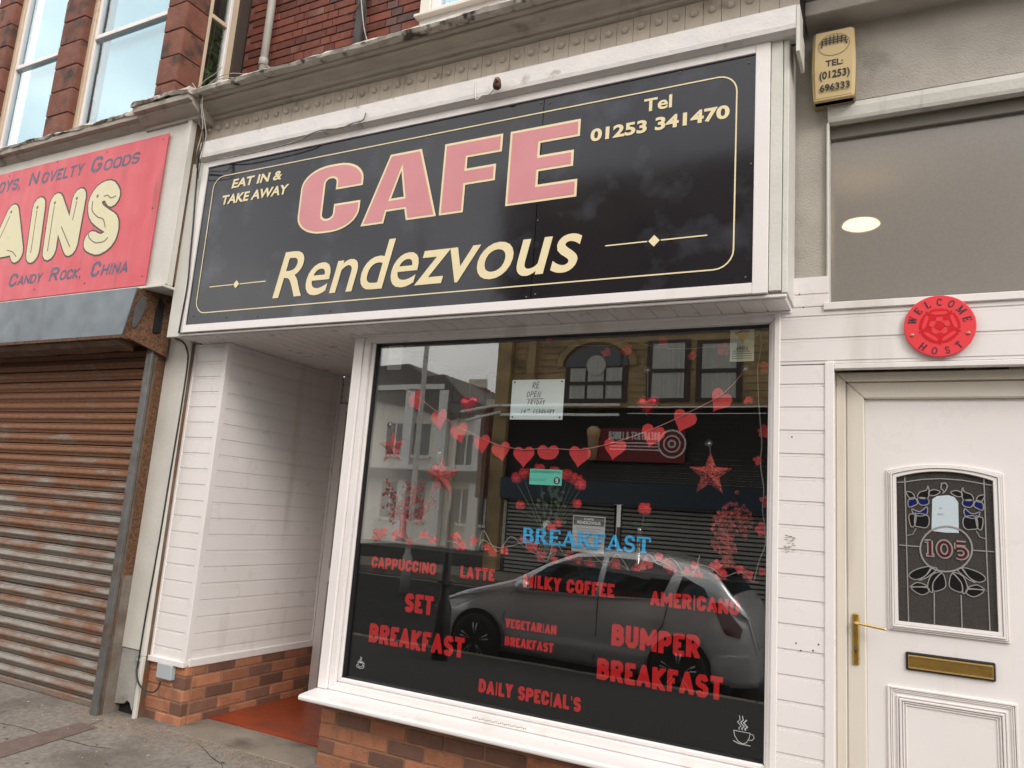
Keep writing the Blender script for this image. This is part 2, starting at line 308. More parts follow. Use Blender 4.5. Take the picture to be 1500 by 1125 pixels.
# serif alphabet: (width, [(points, 'V' thick | 'H' thin)], [serif x,y])
SF = {
 'B': (.72, [([(.16, 0), (.16, 1)], 'V'), ([(.1, .97), (.38, .97)]+arc(.38, .75, .2, .22, 90, -90, 8)+[(.16, .53)], 'H'), ([(.16, .51), (.4, .51)]+arc(.4, .27, .24, .24, 90, -90, 8)+[(.1, .03)], 'H'), (arc(.36, .76, .16, .17, 50, -50, 4), 'V'), (arc(.38, .27, .2, .18, 50, -50, 4), 'V')], []),
 'R': (.78, [([(.16, 0), (.16, 1)], 'V'), ([(.1, .97), (.38, .97)]+arc(.38, .74, .22, .23, 90, -90, 8)+[(.16, .51)], 'H'), (arc(.36, .75, .18, .18, 50, -50, 4), 'V'), ([(.38, .5), (.62, 0)], 'V')], [(.16, 0), (.66, 0)]),
 'E': (.7, [([(.16, 0), (.16, 1)], 'V'), ([(.06, .97), (.62, .97)], 'H'), ([(.16, .5), (.46, .5)], 'H'), ([(.06, .03), (.64, .03)], 'H'), ([(.6, .97), (.6, .76)], 'H'), ([(.62, .03), (.62, .26)], 'H'), ([(.46, .38), (.46, .62)], 'H')], []),
 'F': (.66, [([(.16, 0), (.16, 1)], 'V'), ([(.06, .97), (.6, .97)], 'H'), ([(.16, .5), (.44, .5)], 'H'), ([(.58, .97), (.58, .74)], 'H'), ([(.44, .38), (.44, .62)], 'H')], [(.16, 0)]),
 'A': (.86, [([(.14, 0), (.42, 1)], 'H'), ([(.4, 1), (.7, 0)], 'V'), ([(.22, .3), (.6, .3)], 'H')], [(.12, 0), (.72, 0)]),
 'K': (.84, [([(.16, 0), (.16, 1)], 'V'), ([(.22, .42), (.62, .97)], 'H'), ([(.34, .56), (.68, 0)], 'V')], [(.16, 0), (.16, 1), (.62, 1), (.7, 0)]),
 'S': (.66, [(arc(.34, .73, .2, .24, 20, 150, 8)+[(.15, .68), (.2, .56), (.46, .46), (.54, .34)]+arc(.33, .26, .22, .23, 0, -160, 9), 'M'), ([(.53, .97), (.53, .72)], 'H'), ([(.11, .03), (.11, .3)], 'H')], []),
 'T': (.76, [([(.38, 0), (.38, 1)], 'V'), ([(.06, .97), (.7, .97)], 'H'), ([(.08, .97), (.08, .72)], 'H'), ([(.68, .97), (.68, .72)], 'H')], [(.38, 0)]),
 'W': (1.1, [([(.12, 1), (.34, 0)], 'V'), ([(.34, 0), (.55, 1)], 'H'), ([(.53, 1), (.76, 0)], 'V'), ([(.76, 0), (.98, 1)], 'H')], [(.12, 1), (.98, 1), (.54, 1)]),
 'L': (.66, [([(.16, 0), (.16, 1)], 'V'), ([(.06, .03), (.6, .03)], 'H'), ([(.58, .03), (.58, .24)], 'H')], [(.16, 1)]),
 'C': (.8, [(arc(.42, .5, .3, .46, 45, 315, 14), 'M'), ([(.66, .96), (.66, .7)], 'H')], []),
 'O': (.86, [(arc(.43, .5, .31, .46, 0, 360, 20), 'M')], []),
 'M': (1.05, [([(.16, 0), (.16, 1)], 'H'), ([(.16, 1), (.52, .05)], 'V'), ([(.52, .05), (.88, 1)], 'H'), ([(.88, 0), (.88, 1)], 'V')], [(.16, 0), (.88, 0), (.12, 1), (.92, 1)]),
 'H': (.92, [([(.18, 0), (.18, 1)], 'V'), ([(.74, 0), (.74, 1)], 'V'), ([(.18, .5), (.74, .5)], 'H')], [(.18, 0), (.18, 1), (.74, 0), (.74, 1)]),
 '1': (.6, [([(.32, 0), (.32, 1)], 'V'), ([(.06, .94), (.36, .97)], 'H')], [(.32, 0)]),
 '0': (.8, [(arc(.4, .5, .27, .47, 0, 360, 20), 'V')], []),
 '5': (.74, [([(.18, .95), (.62, .95)], 'V'), ([(.16, .98), (.16, .55)], 'H'), ([(.16, .55)]+arc(.36, .32, .26, .3, 110, -130, 10), 'V')], []),
}
def serif_word(mb, s, x0, x1, z0, z1, y, V=.16, H=.07, th=.001, sl=.13, wadd=0):
    tot = sum(SF[c][0] for c in s); sx = (x1-x0)/tot; sz = z1-z0; x = x0; k = 0; w0 = sz
    for c in s:
        wd, st, sr = SF[c]
        for pts, kd in st:
            k += 1; ribbon(mb, [(x+p[0]*sx, z0+p[1]*sz) for p in pts], ({'V': V, 'H': H, 'M': (V+H)/2}[kd])*w0+wadd, y, th, k % 9, closed=len(pts) > 20 and c in 'O0')
        for p in sr:
            k += 1; ribbon(mb, [(x+(p[0]-sl)*sx, z0+(.03+p[1]*.94)*sz), (x+(p[0]+sl)*sx, z0+(.03+p[1]*.94)*sz)], H*w0+wadd, y, th, k % 9)
        x += wd*sx
HW = {'R': [[(0, 0), (.05, 1), (.5, .9), (.45, .6), (.08, .5), (.55, 0)]], 'E': [[(.5, 1), (.05, .95), (0, 0), (.5, .04)], [(.03, .5), (.42, .55)]],
      'O': [arc(.27, .5, .25, .48, 70, 430, 10)], 'P': [[(0, 0), (.08, 1), (.5, .85), (.42, .5), (.06, .45)]], 'N': [[(0, 0), (.06, 1), (.45, 0), (.55, 1)]],
      'F': [[(.5, 1), (.06, .98), (0, 0)], [(.04, .5), (.4, .52)]], 'I': [[(.25, 0), (.28, 1)]], 'D': [[(.02, 0), (.06, 1), (.45, .8), (.5, .3), (.02, 0)]],
      'A': [[(0, 0), (.3, 1), (.5, 0)], [(.1, .4), (.42, .42)]], 'Y': [[(0, 1), (.2, .55), (.5, .95)], [(.5, .95), (.2, -.1)]], '1': [[(.22, 0), (.26, 1)]],
      '4': [[(.4, 0), (.44, 1), (0, .4), (.55, .38)]], 'T': [[(0, 1), (.5, .98)], [(.25, 1), (.24, 0)]], 'H': [[(0, 0), (.04, 1)], [(.42, 0), (.46, 1)], [(.02, .5), (.44, .5)]],
      'B': [[(0, 0), (.05, 1), (.42, .8), (.06, .52), (.48, .28), (0, 0)]], 'U': [[(0, 1), (.05, .1), (.35, .05), (.45, 1)]], ' ': []}
def hand(mb, s, x, z, h, y, w, k0=0):
    for i, c in enumerate(s):
        for p in HW.get(c, []): ribbon(mb, [(x+q[0]*h*.9+q[1]*h*.12, z+q[1]*h+(i % 3)*h*.04) for q in p], w, y, .0006, (i+k0) % 8)
        x += h*.72
def tubeobj(name, mt, parent, pts, r, n=6, **k): return MB().tube(pts, r, n).build(name, mt, parent, smooth=True, **k)
def smoothpts(p, n=5):
    p = [Vector(q) for q in p]; o = []
    for i in range(len(p)-1):
        a = p[max(i-1, 0)]; b = p[i]; c = p[i+1]; d = p[min(i+2, len(p)-1)]
        for j in range(n):
            t = j/n; o.append(.5*((2*b)+(c-a)*t+(2*a-5*b+4*c-d)*t*t+(3*b-a-3*c+d)*t**3))
    return o+[p[-1]]
# heavy block alphabet: centre lines in a unit box
BF = {'A': (.92, [[(0, 0), (.5, 1), (1, 0)], [(.2, .26), (.8, .26)]]), 'B': (.86, [[(0, 0), (0, 1), (.6, 1), (.92, .86), (.92, .66), (.6, .53), (0, .53)], [(.6, .53), (1, .38), (1, .14), (.7, 0), (0, 0)]]),
 'C': (.84, [[(1, .66), (1, .82), (.72, 1), (.28, 1), (0, .82), (0, .18), (.28, 0), (.72, 0), (1, .18), (1, .34)]]), 'D': (.86, [[(0, 0), (0, 1), (.6, 1), (1, .75), (1, .25), (.6, 0), (0, 0)]]),
 'E': (.72, [[(1, 1), (0, 1), (0, 0), (1, 0)], [(0, .5), (.9, .5)]]), 'F': (.70, [[(1, 1), (0, 1), (0, -.12)], [(0, .48), (.9, .48)]]),
 'G': (.86, [[(1, .8), (.75, 1), (.25, 1), (0, .8), (0, .2), (.25, 0), (.75, 0), (1, .2), (1, .45), (.62, .45)]]), 'J': (.7, [[(1, 1.12), (1, .2), (.72, 0), (.28, 0), (0, .2)]]), 'I': (.30, [[(.5, -.12), (.5, 1.12)]]), 'H': (.86, [[(0, -.12), (0, 1.12)], [(1, -.12), (1, 1.12)], [(0, .5), (1, .5)]]), 'Z': (.8, [[(0, 1), (1, 1), (0, 0), (1, 0)]]),
 'K': (.88, [[(0, -.12), (0, 1.12)], [(1, 1.1), (.12, .5), (1, -.1)]]), 'L': (.68, [[(0, 1.12), (0, 0), (1, 0)]]), 'M': (1.12, [[(0, -.12), (0, 1), (.5, .3), (1, 1), (1, -.12)]]),
 'N': (.90, [[(0, -.12), (0, 1), (1, 0), (1, 1.12)]]), 'O': (.88, [[(.28, 0), (.72, 0), (1, .2), (1, .8), (.72, 1), (.28, 1), (0, .8), (0, .2), (.28, 0)]]),
 'P': (.84, [[(0, -.12), (0, 1), (.7, 1), (1, .86), (1, .58), (.7, .44), (0, .44)]]), 'R': (.88, [[(0, -.12), (0, 1), (.7, 1), (.96, .86), (.96, .62), (.7, .48), (0, .48)], [(.5, .48), (1.02, -.12)]]),
 'S': (.80, [[(1, .78), (.8, 1), (.25, 1), (0, .84), (0, .64), (.25, .53), (.75, .47), (1, .36), (1, .16), (.75, 0), (.2, 0), (0, .2)]]), 'T': (.78, [[(0, 1), (1, 1)], [(.5, 1), (.5, -.12)]]),
 'U': (.86, [[(0, 1.12), (0, .2), (.28, 0), (.72, 0), (1, .2), (1, 1.12)]]), 'V': (.88, [[(0, 1.1), (.5, 0), (1, 1.1)]]), 'W': (1.25, [[(0, 1.1), (.25, 0), (.5, 1), (.75, 0), (1, 1.1)]]),
 'Y': (.86, [[(0, 1.1), (.5, .45), (1, 1.1)], [(.5, .5), (.5, -.12)]]), "'": (.26, [[(.5, 1.12), (.4, .78)]]), ' ': (.42, []),
 '&': (.95, [[(1, -.05), (.2, .7), (.28, 1), (.62, 1), (.68, .76), (.05, .35), (.1, .05), (.5, 0), (.95, .45)]]),
 '0': (.76, [[(.3, 0), (.7, 0), (1, .25), (1, .75), (.7, 1), (.3, 1), (0, .75), (0, .25), (.3, 0)]]), '1': (.52, [[(0, .78), (.75, 1), (.75, -.12)]]),
 '2': (.76, [[(0, .72), (.2, 1), (.8, 1), (1, .8), (1, .62), (0, 0), (1.05, 0)]]), '3': (.76, [[(0, .8), (.25, 1), (.75, 1), (.95, .84), (.95, .66), (.7, .53), (.35, .53)], [(.7, .53), (1, .38), (1, .16), (.75, 0), (.25, 0), (0, .2)]]),
 '4': (.80, [[(.7, -.12), (.7, 1), (0, .28), (1.08, .28)]]), '5': (.76, [[(.95, 1), (.12, 1), (.05, .52), (.3, .6), (.75, .6), (1, .42), (1, .16), (.75, 0), (.25, 0), (0, .16)]]),
 '6': (.76, [[(.95, .84), (.72, 1), (.28, 1), (0, .75), (0, .2), (.28, 0), (.72, 0), (1, .18), (1, .42), (.72, .58), (.28, .58), (0, .42)]]), '7': (.72, [[(0, 1), (1, 1), (.3, -.12)]]),
 '9': (.76, [[(.05, .16), (.28, 0), (.72, 0), (1, .25), (1, .8), (.72, 1), (.28, 1), (0, .82), (0, .58), (.28, .42), (.72, .42), (1, .58)]]),
 '(': (.38, [[(.9, 1.15), (.2, .8), (.2, .2), (.9, -.15)]]), ')': (.38, [[(.1, 1.15), (.8, .8), (.8, .2), (.1, -.15)]]), ':': (.3, [[(.5, .62), (.5, .82)], [(.5, .02), (.5, .22)]]), ',': (.3, [[(.6, .1), (.2, -.25)]]),
 'e': (.74, [[(0, .34), (1, .34), (1, .50), (.72, .66), (.28, .66), (0, .48), (0, .18), (.28, 0), (.72, 0), (1, .12)]]), 'l': (.32, [[(.5, -.12), (.5, 1.12)]]), '.': (.3, [[(.4, 0), (.6, 0)]])}
import numpy as np
def cut_letter(mb, strokes, hw, w, H, ox, oz, y, th, shear):
    """clean cut-out letter: union of thick strokes, trimmed to its cell and filled by marching squares"""
    st = max(H/34, 1e-5); nx = max(6, int(w/st)+3); nz = 38
    gx = np.linspace(-.02*H, w+.02*H, nx); gz = np.linspace(-.02*H, H+.02*H, nz); X, Z = np.meshgrid(gx, gz, indexing='ij')
    D_ = np.full(X.shape, 9e9)
    for pts in strokes:
        for k in range(len(pts)-1):
            a = np.array(pts[k]); b = np.array(pts[k+1]); d = b-a; l = np.hypot(*d)
            if l < 1e-7: continue
            d = d/l; u = (X-a[0])*d[0]+(Z-a[1])*d[1]; v = np.abs((X-a[0])*-d[1]+(Z-a[1])*d[0])
            D_ = np.minimum(D_, np.maximum(np.maximum(-u, u-l), v-hw))
            if k: D_ = np.minimum(D_, np.hypot(X-a[0], Z-a[1])-hw)
        if abs(pts[0][0]-pts[-1][0])+abs(pts[0][1]-pts[-1][1]) < 1e-6: D_ = np.minimum(D_, np.hypot(X-pts[0][0], Z-pts[0][1])-hw)
    D_ = np.maximum(D_, np.maximum(np.maximum(-X, X-w), np.maximum(-Z, Z-H)))
    vid = {}; vs = []; fs = []
    def V(p):
        q = (round(p[0], 6), round(p[1], 6))
        if q not in vid: vid[q] = len(vs); vs.append((ox+p[0]+shear*p[1], y-th, oz+p[1]))
        return vid[q]
    dl = D_.tolist(); gxl = gx.tolist(); gzl = gz.tolist()
    for i in range(nx-1):
        for j in range(nz-1):
            c = [(gxl[i], gzl[j], dl[i][j]), (gxl[i+1], gzl[j], dl[i+1][j]), (gxl[i+1], gzl[j+1], dl[i+1][j+1]), (gxl[i], gzl[j+1], dl[i][j+1])]
            if all(q[2] > 0 for q in c): continue
            poly = []
            for k in range(4):
                p, q = c[k], c[(k+1) % 4]
                if p[2] <= 0: poly.append(V(p))
                if (p[2] <= 0) != (q[2] <= 0): t = p[2]/(p[2]-q[2]); poly.append(V((p[0]+(q[0]-p[0])*t, p[1]+(q[1]-p[1])*t)))
            poly = [a for k, a in enumerate(poly) if a != poly[k-1]]
            if len(poly) > 2: fs.append(tuple(poly))
    mb.add(vs, fs)
def block_word(mb, s, x0, x1, z0, z1, y, wt=.2, gap=.10, shear=0, th=.001, jit=0, k0=0):
    """wt = stroke width as a share of the letter height"""
    H = z1-z0; st = wt*H; tot = sum(BF[c][0]+gap for c in s)-gap; W_ = (x1-x0-shear*H)/tot; x = x0; rj = random.Random(len(s))
    for c in s:
        w = BF[c][0]*W_; dj = jit*H*rj.uniform(-1, 1); sw = min(st, w*.47); ix = sw/2; iz = st*.5; strokes = []
        for pts in BF[c][1]:
            P_ = [(ix+p[0]*(w-2*ix), iz+p[1]*(H-2*iz)) for p in pts]
            for e, q in ((0, 1), (-1, -2)):
                u = pts[e]
                if u[0] <= 0 or u[0] >= 1 or u[1] <= 0 or u[1] >= 1:
                    if c in 'CSG235690' and 0 < u[1] < 1: continue
                    a, b = P_[e], P_[q]; d = Vector((a[0]-b[0], a[1]-b[1]))
                    if d.length > 1e-7 and not (pts[0] == pts[-1]): d.normalize(); P_[e] = (a[0]+d.x*st*.9, a[1]+d.y*st*.9)
            strokes.append(P_)
        if c == ',': mb.add([(x+w*.2, y-th, z0), (x+w*.8, y-th, z0), (x+w*.8, y-th, z0+st), (x+w*.2, y-th, z0+st), (x+w*.1, y-th, z0-st*.8), (x+w*.5, y-th, z0-st*.6)], [(0, 1, 2, 3), (4, 5, 1, 0)])
        elif strokes: cut_letter(mb, strokes, sw/2, w, H, x, z0+dj, y, th, shear)
        x += (BF[c][0]+gap)*W_
def block_on(s, name, mt, parent, tl, bl, tr, br, Y, wt=.2, shear=0, th=.001, gap=.1, jit=0, **k):
    x0, x1, z0, z1 = quad(tl, bl, tr, br, Y); mb = MB(); block_word(mb, s, x0, x1, z0, z1, Y, wt, gap, shear, th*.35, jit); return mb.build(name, mt, parent, **k)
exec_parts = []

# ================================================================ SETTING: ground
def grid_sheet(name, mt, x0, x1, y0, y1, zf, nx, ny, kind='structure'):
    vs = [(x0+(x1-x0)*i/nx, y0+(y1-y0)*j/ny, zf(x0+(x1-x0)*i/nx, y0+(y1-y0)*j/ny)) for i in range(nx+1) for j in range(ny+1)]
    fs = [(i*(ny+1)+j, (i+1)*(ny+1)+j, (i+1)*(ny+1)+j+1, i*(ny+1)+j+1) for i in range(nx) for j in range(ny)]
    return MB().add(vs, fs).build(name, mt, smooth=True, kind=kind)
def pave(x, y):
    z = -.05*(3.3-y) if y < 3.3 else 0
    return z+.006*noise.noise(Vector((x*1.3, y*1.3, 0)))-.004*max(0, -x-3.6)
grid_sheet('pavement', TARM, -16, 8, 2.3, 4.6, pave, 120, 24)
grid_sheet('kerbside_pavement', mat('asphalt_dimmed_for_glass', (.085, .082, .078), (.06, .058, .056), 50, .95, bump=.8, bsc=160, spec=.1), -16, 8, -1.0, 2.3, pave, 120, 32)  # outer strip coloured darker only to dim its reflection in the cafe window
MB().box(-300, 300, -10.2, -1.12, -.9, -.42).build('road', ROADM, kind='structure')
k = thing('kerb', 'grey concrete kerb between the near pavement and the road', 'kerb')
tag(k, kind='structure')
for i in range(26): box('kerb_stone', CONC, k, -16+i*.92, -16+i*.92+.91, -1.14, -1.0, -.5, -.222, .008)
MB().box(-300, 300, -13, -10.2, -.8, -.23).build('opposite_pavement', TARM, kind='structure')
MB().box(-300, 300, -300, -13, -.9, -.24).build('ground', ROADM, kind='structure')
ln = MB()
for i in range(16): ln.box(-40+i*4, -38+i*4, -5.9, -5.78, -.419, -.415)
ln.box(-60, 20, -9.9, -9.8, -.419, -.415)
ln.build('road_markings', mat('road_paint', (.45, .44, .40), (.3, .3, .28), 9, .7), kind='structure')
# brown metal strip let into the pavement by the shutter
a = G(142, 1063, 0); b = G(-60, 1122, -.02); a2 = G(118, 1056, 0); b2 = G(-60, 1098, -.02)
sv_ = []
for i in range(17):
    for e_, f_ in ((a, b), (a2, b2)): q_ = e_.lerp(f_, i/16); sv_.append((q_.x, q_.y, pave(q_.x, q_.y)+.0035))
MB().add(sv_, [(2*i, 2*i+2, 2*i+3, 2*i+1) for i in range(16)]).build('pavement_strip', mat('rusty_brown_strip', (.17, .115, .095), (.12, .085, .07), 19, .9, bump=.5, bsc=90), kind='structure')
# pale grit, leaf flecks and bits of litter gathered along the shop fronts
gr = MB(); rnd = random.Random(3)
for i in range(2600):
    if i < 1900: x = -4.65+rnd.random()*2.1; y = 3.33-abs(rnd.gauss(0, .11)); y -= .02
    else: x = -5.2+rnd.random()*2.8; y = 3.2-rnd.random()*1.1
    s = .0016+rnd.random()*.0034; z = pave(x, y)+.001; a = rnd.random()*6.28
    gr.add([(x+s*math.cos(a), y+s*math.sin(a), z), (x+s*math.cos(a+2.1), y+s*math.sin(a+2.1), z), (x+s*math.cos(a+4.2), y+s*math.sin(a+4.2), z), (x, y, z+s*.9)], [(0, 1, 3), (1, 2, 3), (2, 0, 3)])
gr.build('gravel', mat('pale_grit', (.42, .27, .18), (.25, .18, .13), 30, .9), kind='stuff', label='fine pale grit swept against the foot of the shop fronts')
fl = MB()
for i in range(60):
    x = -5.6+rnd.random()*3; y = 3.25-rnd.random()*1.2; s = .005+rnd.random()*.009; a = rnd.random()*3; z = pave(x, y)+.003
    fl.add([(x+s*math.cos(a), y+s*math.sin(a), z), (x-.3*s*math.sin(a), y+.3*s*math.cos(a), z+.003), (x-s*math.cos(a), y-s*math.sin(a), z), (x+.3*s*math.sin(a), y-.3*s*math.cos(a), z+.001)], [(0, 1, 2, 3)])
fl.build('litter', mat('bleached_litter', (.5, .45, .38), rough=.9), kind='stuff', label='small bleached scraps scattered on the pavement')

# cracks, chewing gum and stains on the pavement
ck = MB(); rc_ = random.Random(21)
for sx, sy, dx, dy, n_ in ((-5.6, 2.75, .11, .012, 16), (-4.3, 3.22, .02, -.09, 10), (-3.5, 3.24, .10, -.055, 12), (-4.9, 3.0, -.03, -.07, 9)):
    p = Vector((sx, sy)); pts = []
    for i in range(n_): pts.append((p.x, p.y)); p = p+Vector((dx+rc_.gauss(0, .018), dy+rc_.gauss(0, .018)))
    for a_, b_ in zip(pts, pts[1:]):
        d_ = Vector((b_[0]-a_[0], b_[1]-a_[1])).normalized(); w_ = .0015+.002*rc_.random(); q_ = Vector((-d_.y, d_.x))*w_
        ck.add([(a_[0]+q_.x, a_[1]+q_.y, pave(*a_)+.0022), (b_[0]+q_.x, b_[1]+q_.y, pave(*b_)+.0022), (b_[0]-q_.x, b_[1]-q_.y, pave(*b_)+.0022), (a_[0]-q_.x, a_[1]-q_.y, pave(*a_)+.0022)], [(0, 1, 2, 3)])
ck.build('pavement_cracks', mat('crack_dirt', (.05, .042, .036), rough=1), kind='stuff', label='fine dark cracks running over the pavement')
gm = MB()
for i in range(46):
    x = -5.9+rc_.random()*3.2; y = 2.35+rc_.random()*.85; s_ = .006+rc_.random()*.011; e_ = .6+.4*rc_.random()
    gm.add([(x+s_*math.cos(a_*.785), y+s_*e_*math.sin(a_*.785), pave(x, y)+.003) for a_ in range(8)], [tuple(range(8))])
gm.build('chewing_gum', mat('trodden_gum', (.085, .078, .072), rough=.8), kind='stuff', label='dark trodden spots of chewing gum on the pavement')

# ================================================================ THE CAFE SHOPFRONT
F = thing('cafe_shopfront', 'white panelled cafe shopfront with recessed doorway over a brick plinth', 'shopfront', (-2.2, 3.4, 0))
YF = 3.4
# doorstep and tiled lobby
st = thing('doorstep', 'worn concrete step with red painted floor behind it leading to the cafe door', 'step', (-3.4, 3.5, 0))
box('step_slab', CONC, st, -3.865, -2.8, 3.30, 3.62, -.25, .006, .012)
box('red_floor', TILE, st, -3.865, -2.8, 3.622, 4.6, -.2, .012)
# solid backing of plinths, brick by brick in front of it
def brick_mesh(w, h=.065, d=.05, b=.004):
    key = ('brick', round(w, 3), h, d)
    if key not in brick_mesh.c:
        o = MB().box(0, w, 0, d, 0, h).build('tmp', [], None, b); brick_mesh.c[key] = o.data; bpy.data.objects.remove(o)
    return brick_mesh.c[key]
brick_mesh.c = {}
def put_brick(parent, me, mt, loc, rz=0, name='brick'):
    key = (me.name, mt.name)
    if key not in put_brick.c:
        q = me.copy(); q.materials.clear(); q.materials.append(mt); put_brick.c[key] = q
    o = bpy.data.objects.new(name, put_brick.c[key]); C.objects.link(o); o.location = loc; o.rotation_euler.z = rz
    if parent: o.parent = parent; o.matrix_parent_inverse = Matrix.Translation(-parent.location)
    return o
put_brick.c = {}
PF = .0095
PL = thing('brick_plinth', 'low plinth of alternating orange and brown bricks turning the corner left of the cafe doorway', 'brickwork', (-4.02, 3.4, 0))
ztop = zr(-1.03)
box('mortar_bed', MORTAR, PL, -4.19, -3.867, 3.405, 4.6, -.2, ztop)
rb = random.Random(5)
def yfloor(z): return z
for c in range(6):
    z = ztop-.068-c*.075
    if c == 5: z = ztop-.068-c*.075
    off = 0 if c % 2 else .112
    x = -3.862                                   # front face, measured from the corner leftwards
    widths = [.215, .102] if c % 2 == 0 else [.102, .215]
    dark = (c % 2 == 1)
    for i, w in enumerate(widths):
        w2 = min(w, x-(-4.185))
        mt = (BR_D if (dark and i == 0) else BR_O)
        if c == 3 and i == 0: mt = BR_D
        if c >= 4 and i == 1: mt = BR_D
        put_brick(PL, brick_mesh(w2), mt, (x-w2, 3.40, z)); x -= w2+.010
    y = 3.452 if c % 2 == 0 else 3.452            # return face, running back into the recess
    seq = [BR_O, BR_D] if c % 2 == 0 else [BR_D, BR_O]
    y = 3.46; i = 0; first = .215 if c % 2 else .102
    while y < 4.56:
        w = first if i == 0 else .215; w2 = min(w, 4.59-y)
        mt = seq[(i) % 2] if rb.random() > .12 else BR_O
        put_brick(PL, brick_mesh(w2), mt, (-3.862, y, z), R(90)); y += w+.010; i += 1
SW = thing('stall_riser', 'brick wall of mixed orange and brown bricks under the cafe window sill', 'brickwork', (-1.6, 3.42, 0))
box('mortar_bed', MORTAR, SW, -2.795, -.48, 3.4055, 3.52, -.2, zr(-1.0))
for c in range(8):
    z = zr(-1.085)-c*.075; x = -2.80 if c % 2 == 0 else -2.80; i = 0
    first = .215 if c % 2 == 0 else .102
    seq = [BR_D, BR_O] if c % 3 != 1 else [BR_O, BR_D]
    while x < -.5:
        w = first if i == 0 else .215
        if x+w > -.48: w = max(.04, -.48-x)
        mt = seq[i % 2] if rb.random() > .1 else (BR_O if rb.random() > .5 else BR_D)
        put_brick(SW, brick_mesh(w), mt, (x, 3.40+rb.uniform(-.001, .001), z)); x += w+.010; i += 1
# recess: left flank boards
def board_run(parent, axis, a0, a1, plane, z0, z1, zline, mt, pitch=.1, name='board', depth=.012):
    """tongue and groove boards; zline = a height where one groove lies"""
    k = math.floor((z0-zline)/pitch); z = zline+k*pitch
    while z < z1:
        lo, hi = max(z, z0), min(z+pitch, z1)
        if hi-lo > .012:
            g = .011 if lo > z0 else 0
            lo2 = lo+g
            if axis == 'x': pr = [(plane-depth+.004, lo), (plane-depth+.004, lo2), (plane-depth, lo2+.003), (plane-depth, hi-.002), (plane-depth+.010, hi), (plane+.01, hi), (plane+.01, lo)]
            else: pr = None
            mb = MB()
            if axis == 'x': mb.prism(pr, a0, a1, 'x')
            elif axis == 'y': mb.prism([(plane+depth-.004, lo), (plane+depth-.004, lo2), (plane+depth, lo2+.003), (plane+depth, hi-.002), (plane+depth-.010, hi), (plane-.01, hi), (plane-.01, lo)], a0, a1, 'y')
            mb.build(name, mt, parent)
        z += pitch
def xtrim(name, mt, x0, x1, z0, z1, y0=3.385, y1=3.41, parent=F, b=.003, **k): return box(name, mt, parent, x0, x1, y0, y1, z0, z1, b, **k)
ZS = zr(.973)                                     # soffit height
board_run(F, 'x', -4.165, -3.885, 3.402, zr(-1.025), ZS, zr(.040), UPVC)
xtrim('corner_trim', UPVC, -3.905, -3.868, zr(-1.012), ZS, 3.384, 3.43)
xtrim('edge_trim', UPVC, -4.187, -4.165, zr(-1.012), ZS)
xtrim('base_trim', UPVC, -4.187, -3.866, zr(-1.045), zr(-1.012), 3.372, 3.41)
box('flank_backing', DARKROOM, F, -3.90, -3.888, 3.43, 4.62, zr(-1.02), ZS)
board_run(F, 'y', 3.43, 4.52, -3.884, zr(-1.03), ZS, zr(.037), UPVC)
box('flank_base_trim', UPVC, F, -3.885, -3.856, 3.412, 4.54, zr(-1.045), zr(-1.0), .003)
box('flank_edge_trim', UPVC, F, -3.885, -3.862, 4.50, 4.53, zr(-1.0), ZS, .003)
box('core', BLACK, F, -4.18, -3.9, 3.44, 4.6, 0, ZS)
# back of the recess: boards above a door
DY = 4.54
dtop = W(493, 592, DY).z
board_run(F, 'x', -3.87, -2.6, DY+.012, dtop+.01, ZS, dtop+.05, UPVC)
cd_ = thing('cafe_door', 'narrow view of the closed white cafe door deep in the recess', 'door', (-3.3, DY, .012))
box('door_frame', UPVC, cd_, -3.862, -3.79, DY-.03, DY+.03, .012, dtop, .004)
box('door_frame', UPVC, cd_, -3.788, -2.7, DY-.03, DY+.03, dtop-.07, dtop, .004)
box('door_leaf', UPVC2, cd_, -3.785, -2.8, DY-.005, DY+.04, .03, dtop-.075, .004)
box('stile', UPVC, cd_, -3.775, -3.70, DY-.018, DY-.006, .04, dtop-.085, .003)
hp = W(482, 842, DY-.03)
MB().prism([(hp.x-.06, hp.z), (hp.x, hp.z-.05), (hp.x+.06, hp.z), (hp.x, hp.z+.05)], DY-.038, DY-.0305).build('diamond_motif', UPVC, cd_)
box('lobby_backing', UPVC2, F, -3.9, -2.6, DY+.045, DY+.10, -.1, zr(1.04))
box('lobby_side_wall', UPVC, F, -2.86, -2.842, 3.502, DY-.031, -.1, ZS-.001)
# soffit planks run front to back
x = -4.12
while x < -.42:
    w = min(.1, -.418-x); far = 4.53 if x < -2.85 else 3.4
    o = MB().prism([(x+.001, ZS+.004), (x+.006, ZS), (x+w-.002, ZS), (x+w, ZS+.006), (x+w, ZS+.02), (x+.001, ZS+.02)], 3.19, far, 'y').build('soffit_plank', UPVC, F); x += .1
box('soffit_edge_trim', UPVC, F, -2.85, -.42, 3.383, 3.402, ZS-.012, ZS-.0005, .002)
box('soffit_void', BLACK, F, -4.15, -.42, 3.2, 4.6, ZS+.022, zr(1.05))
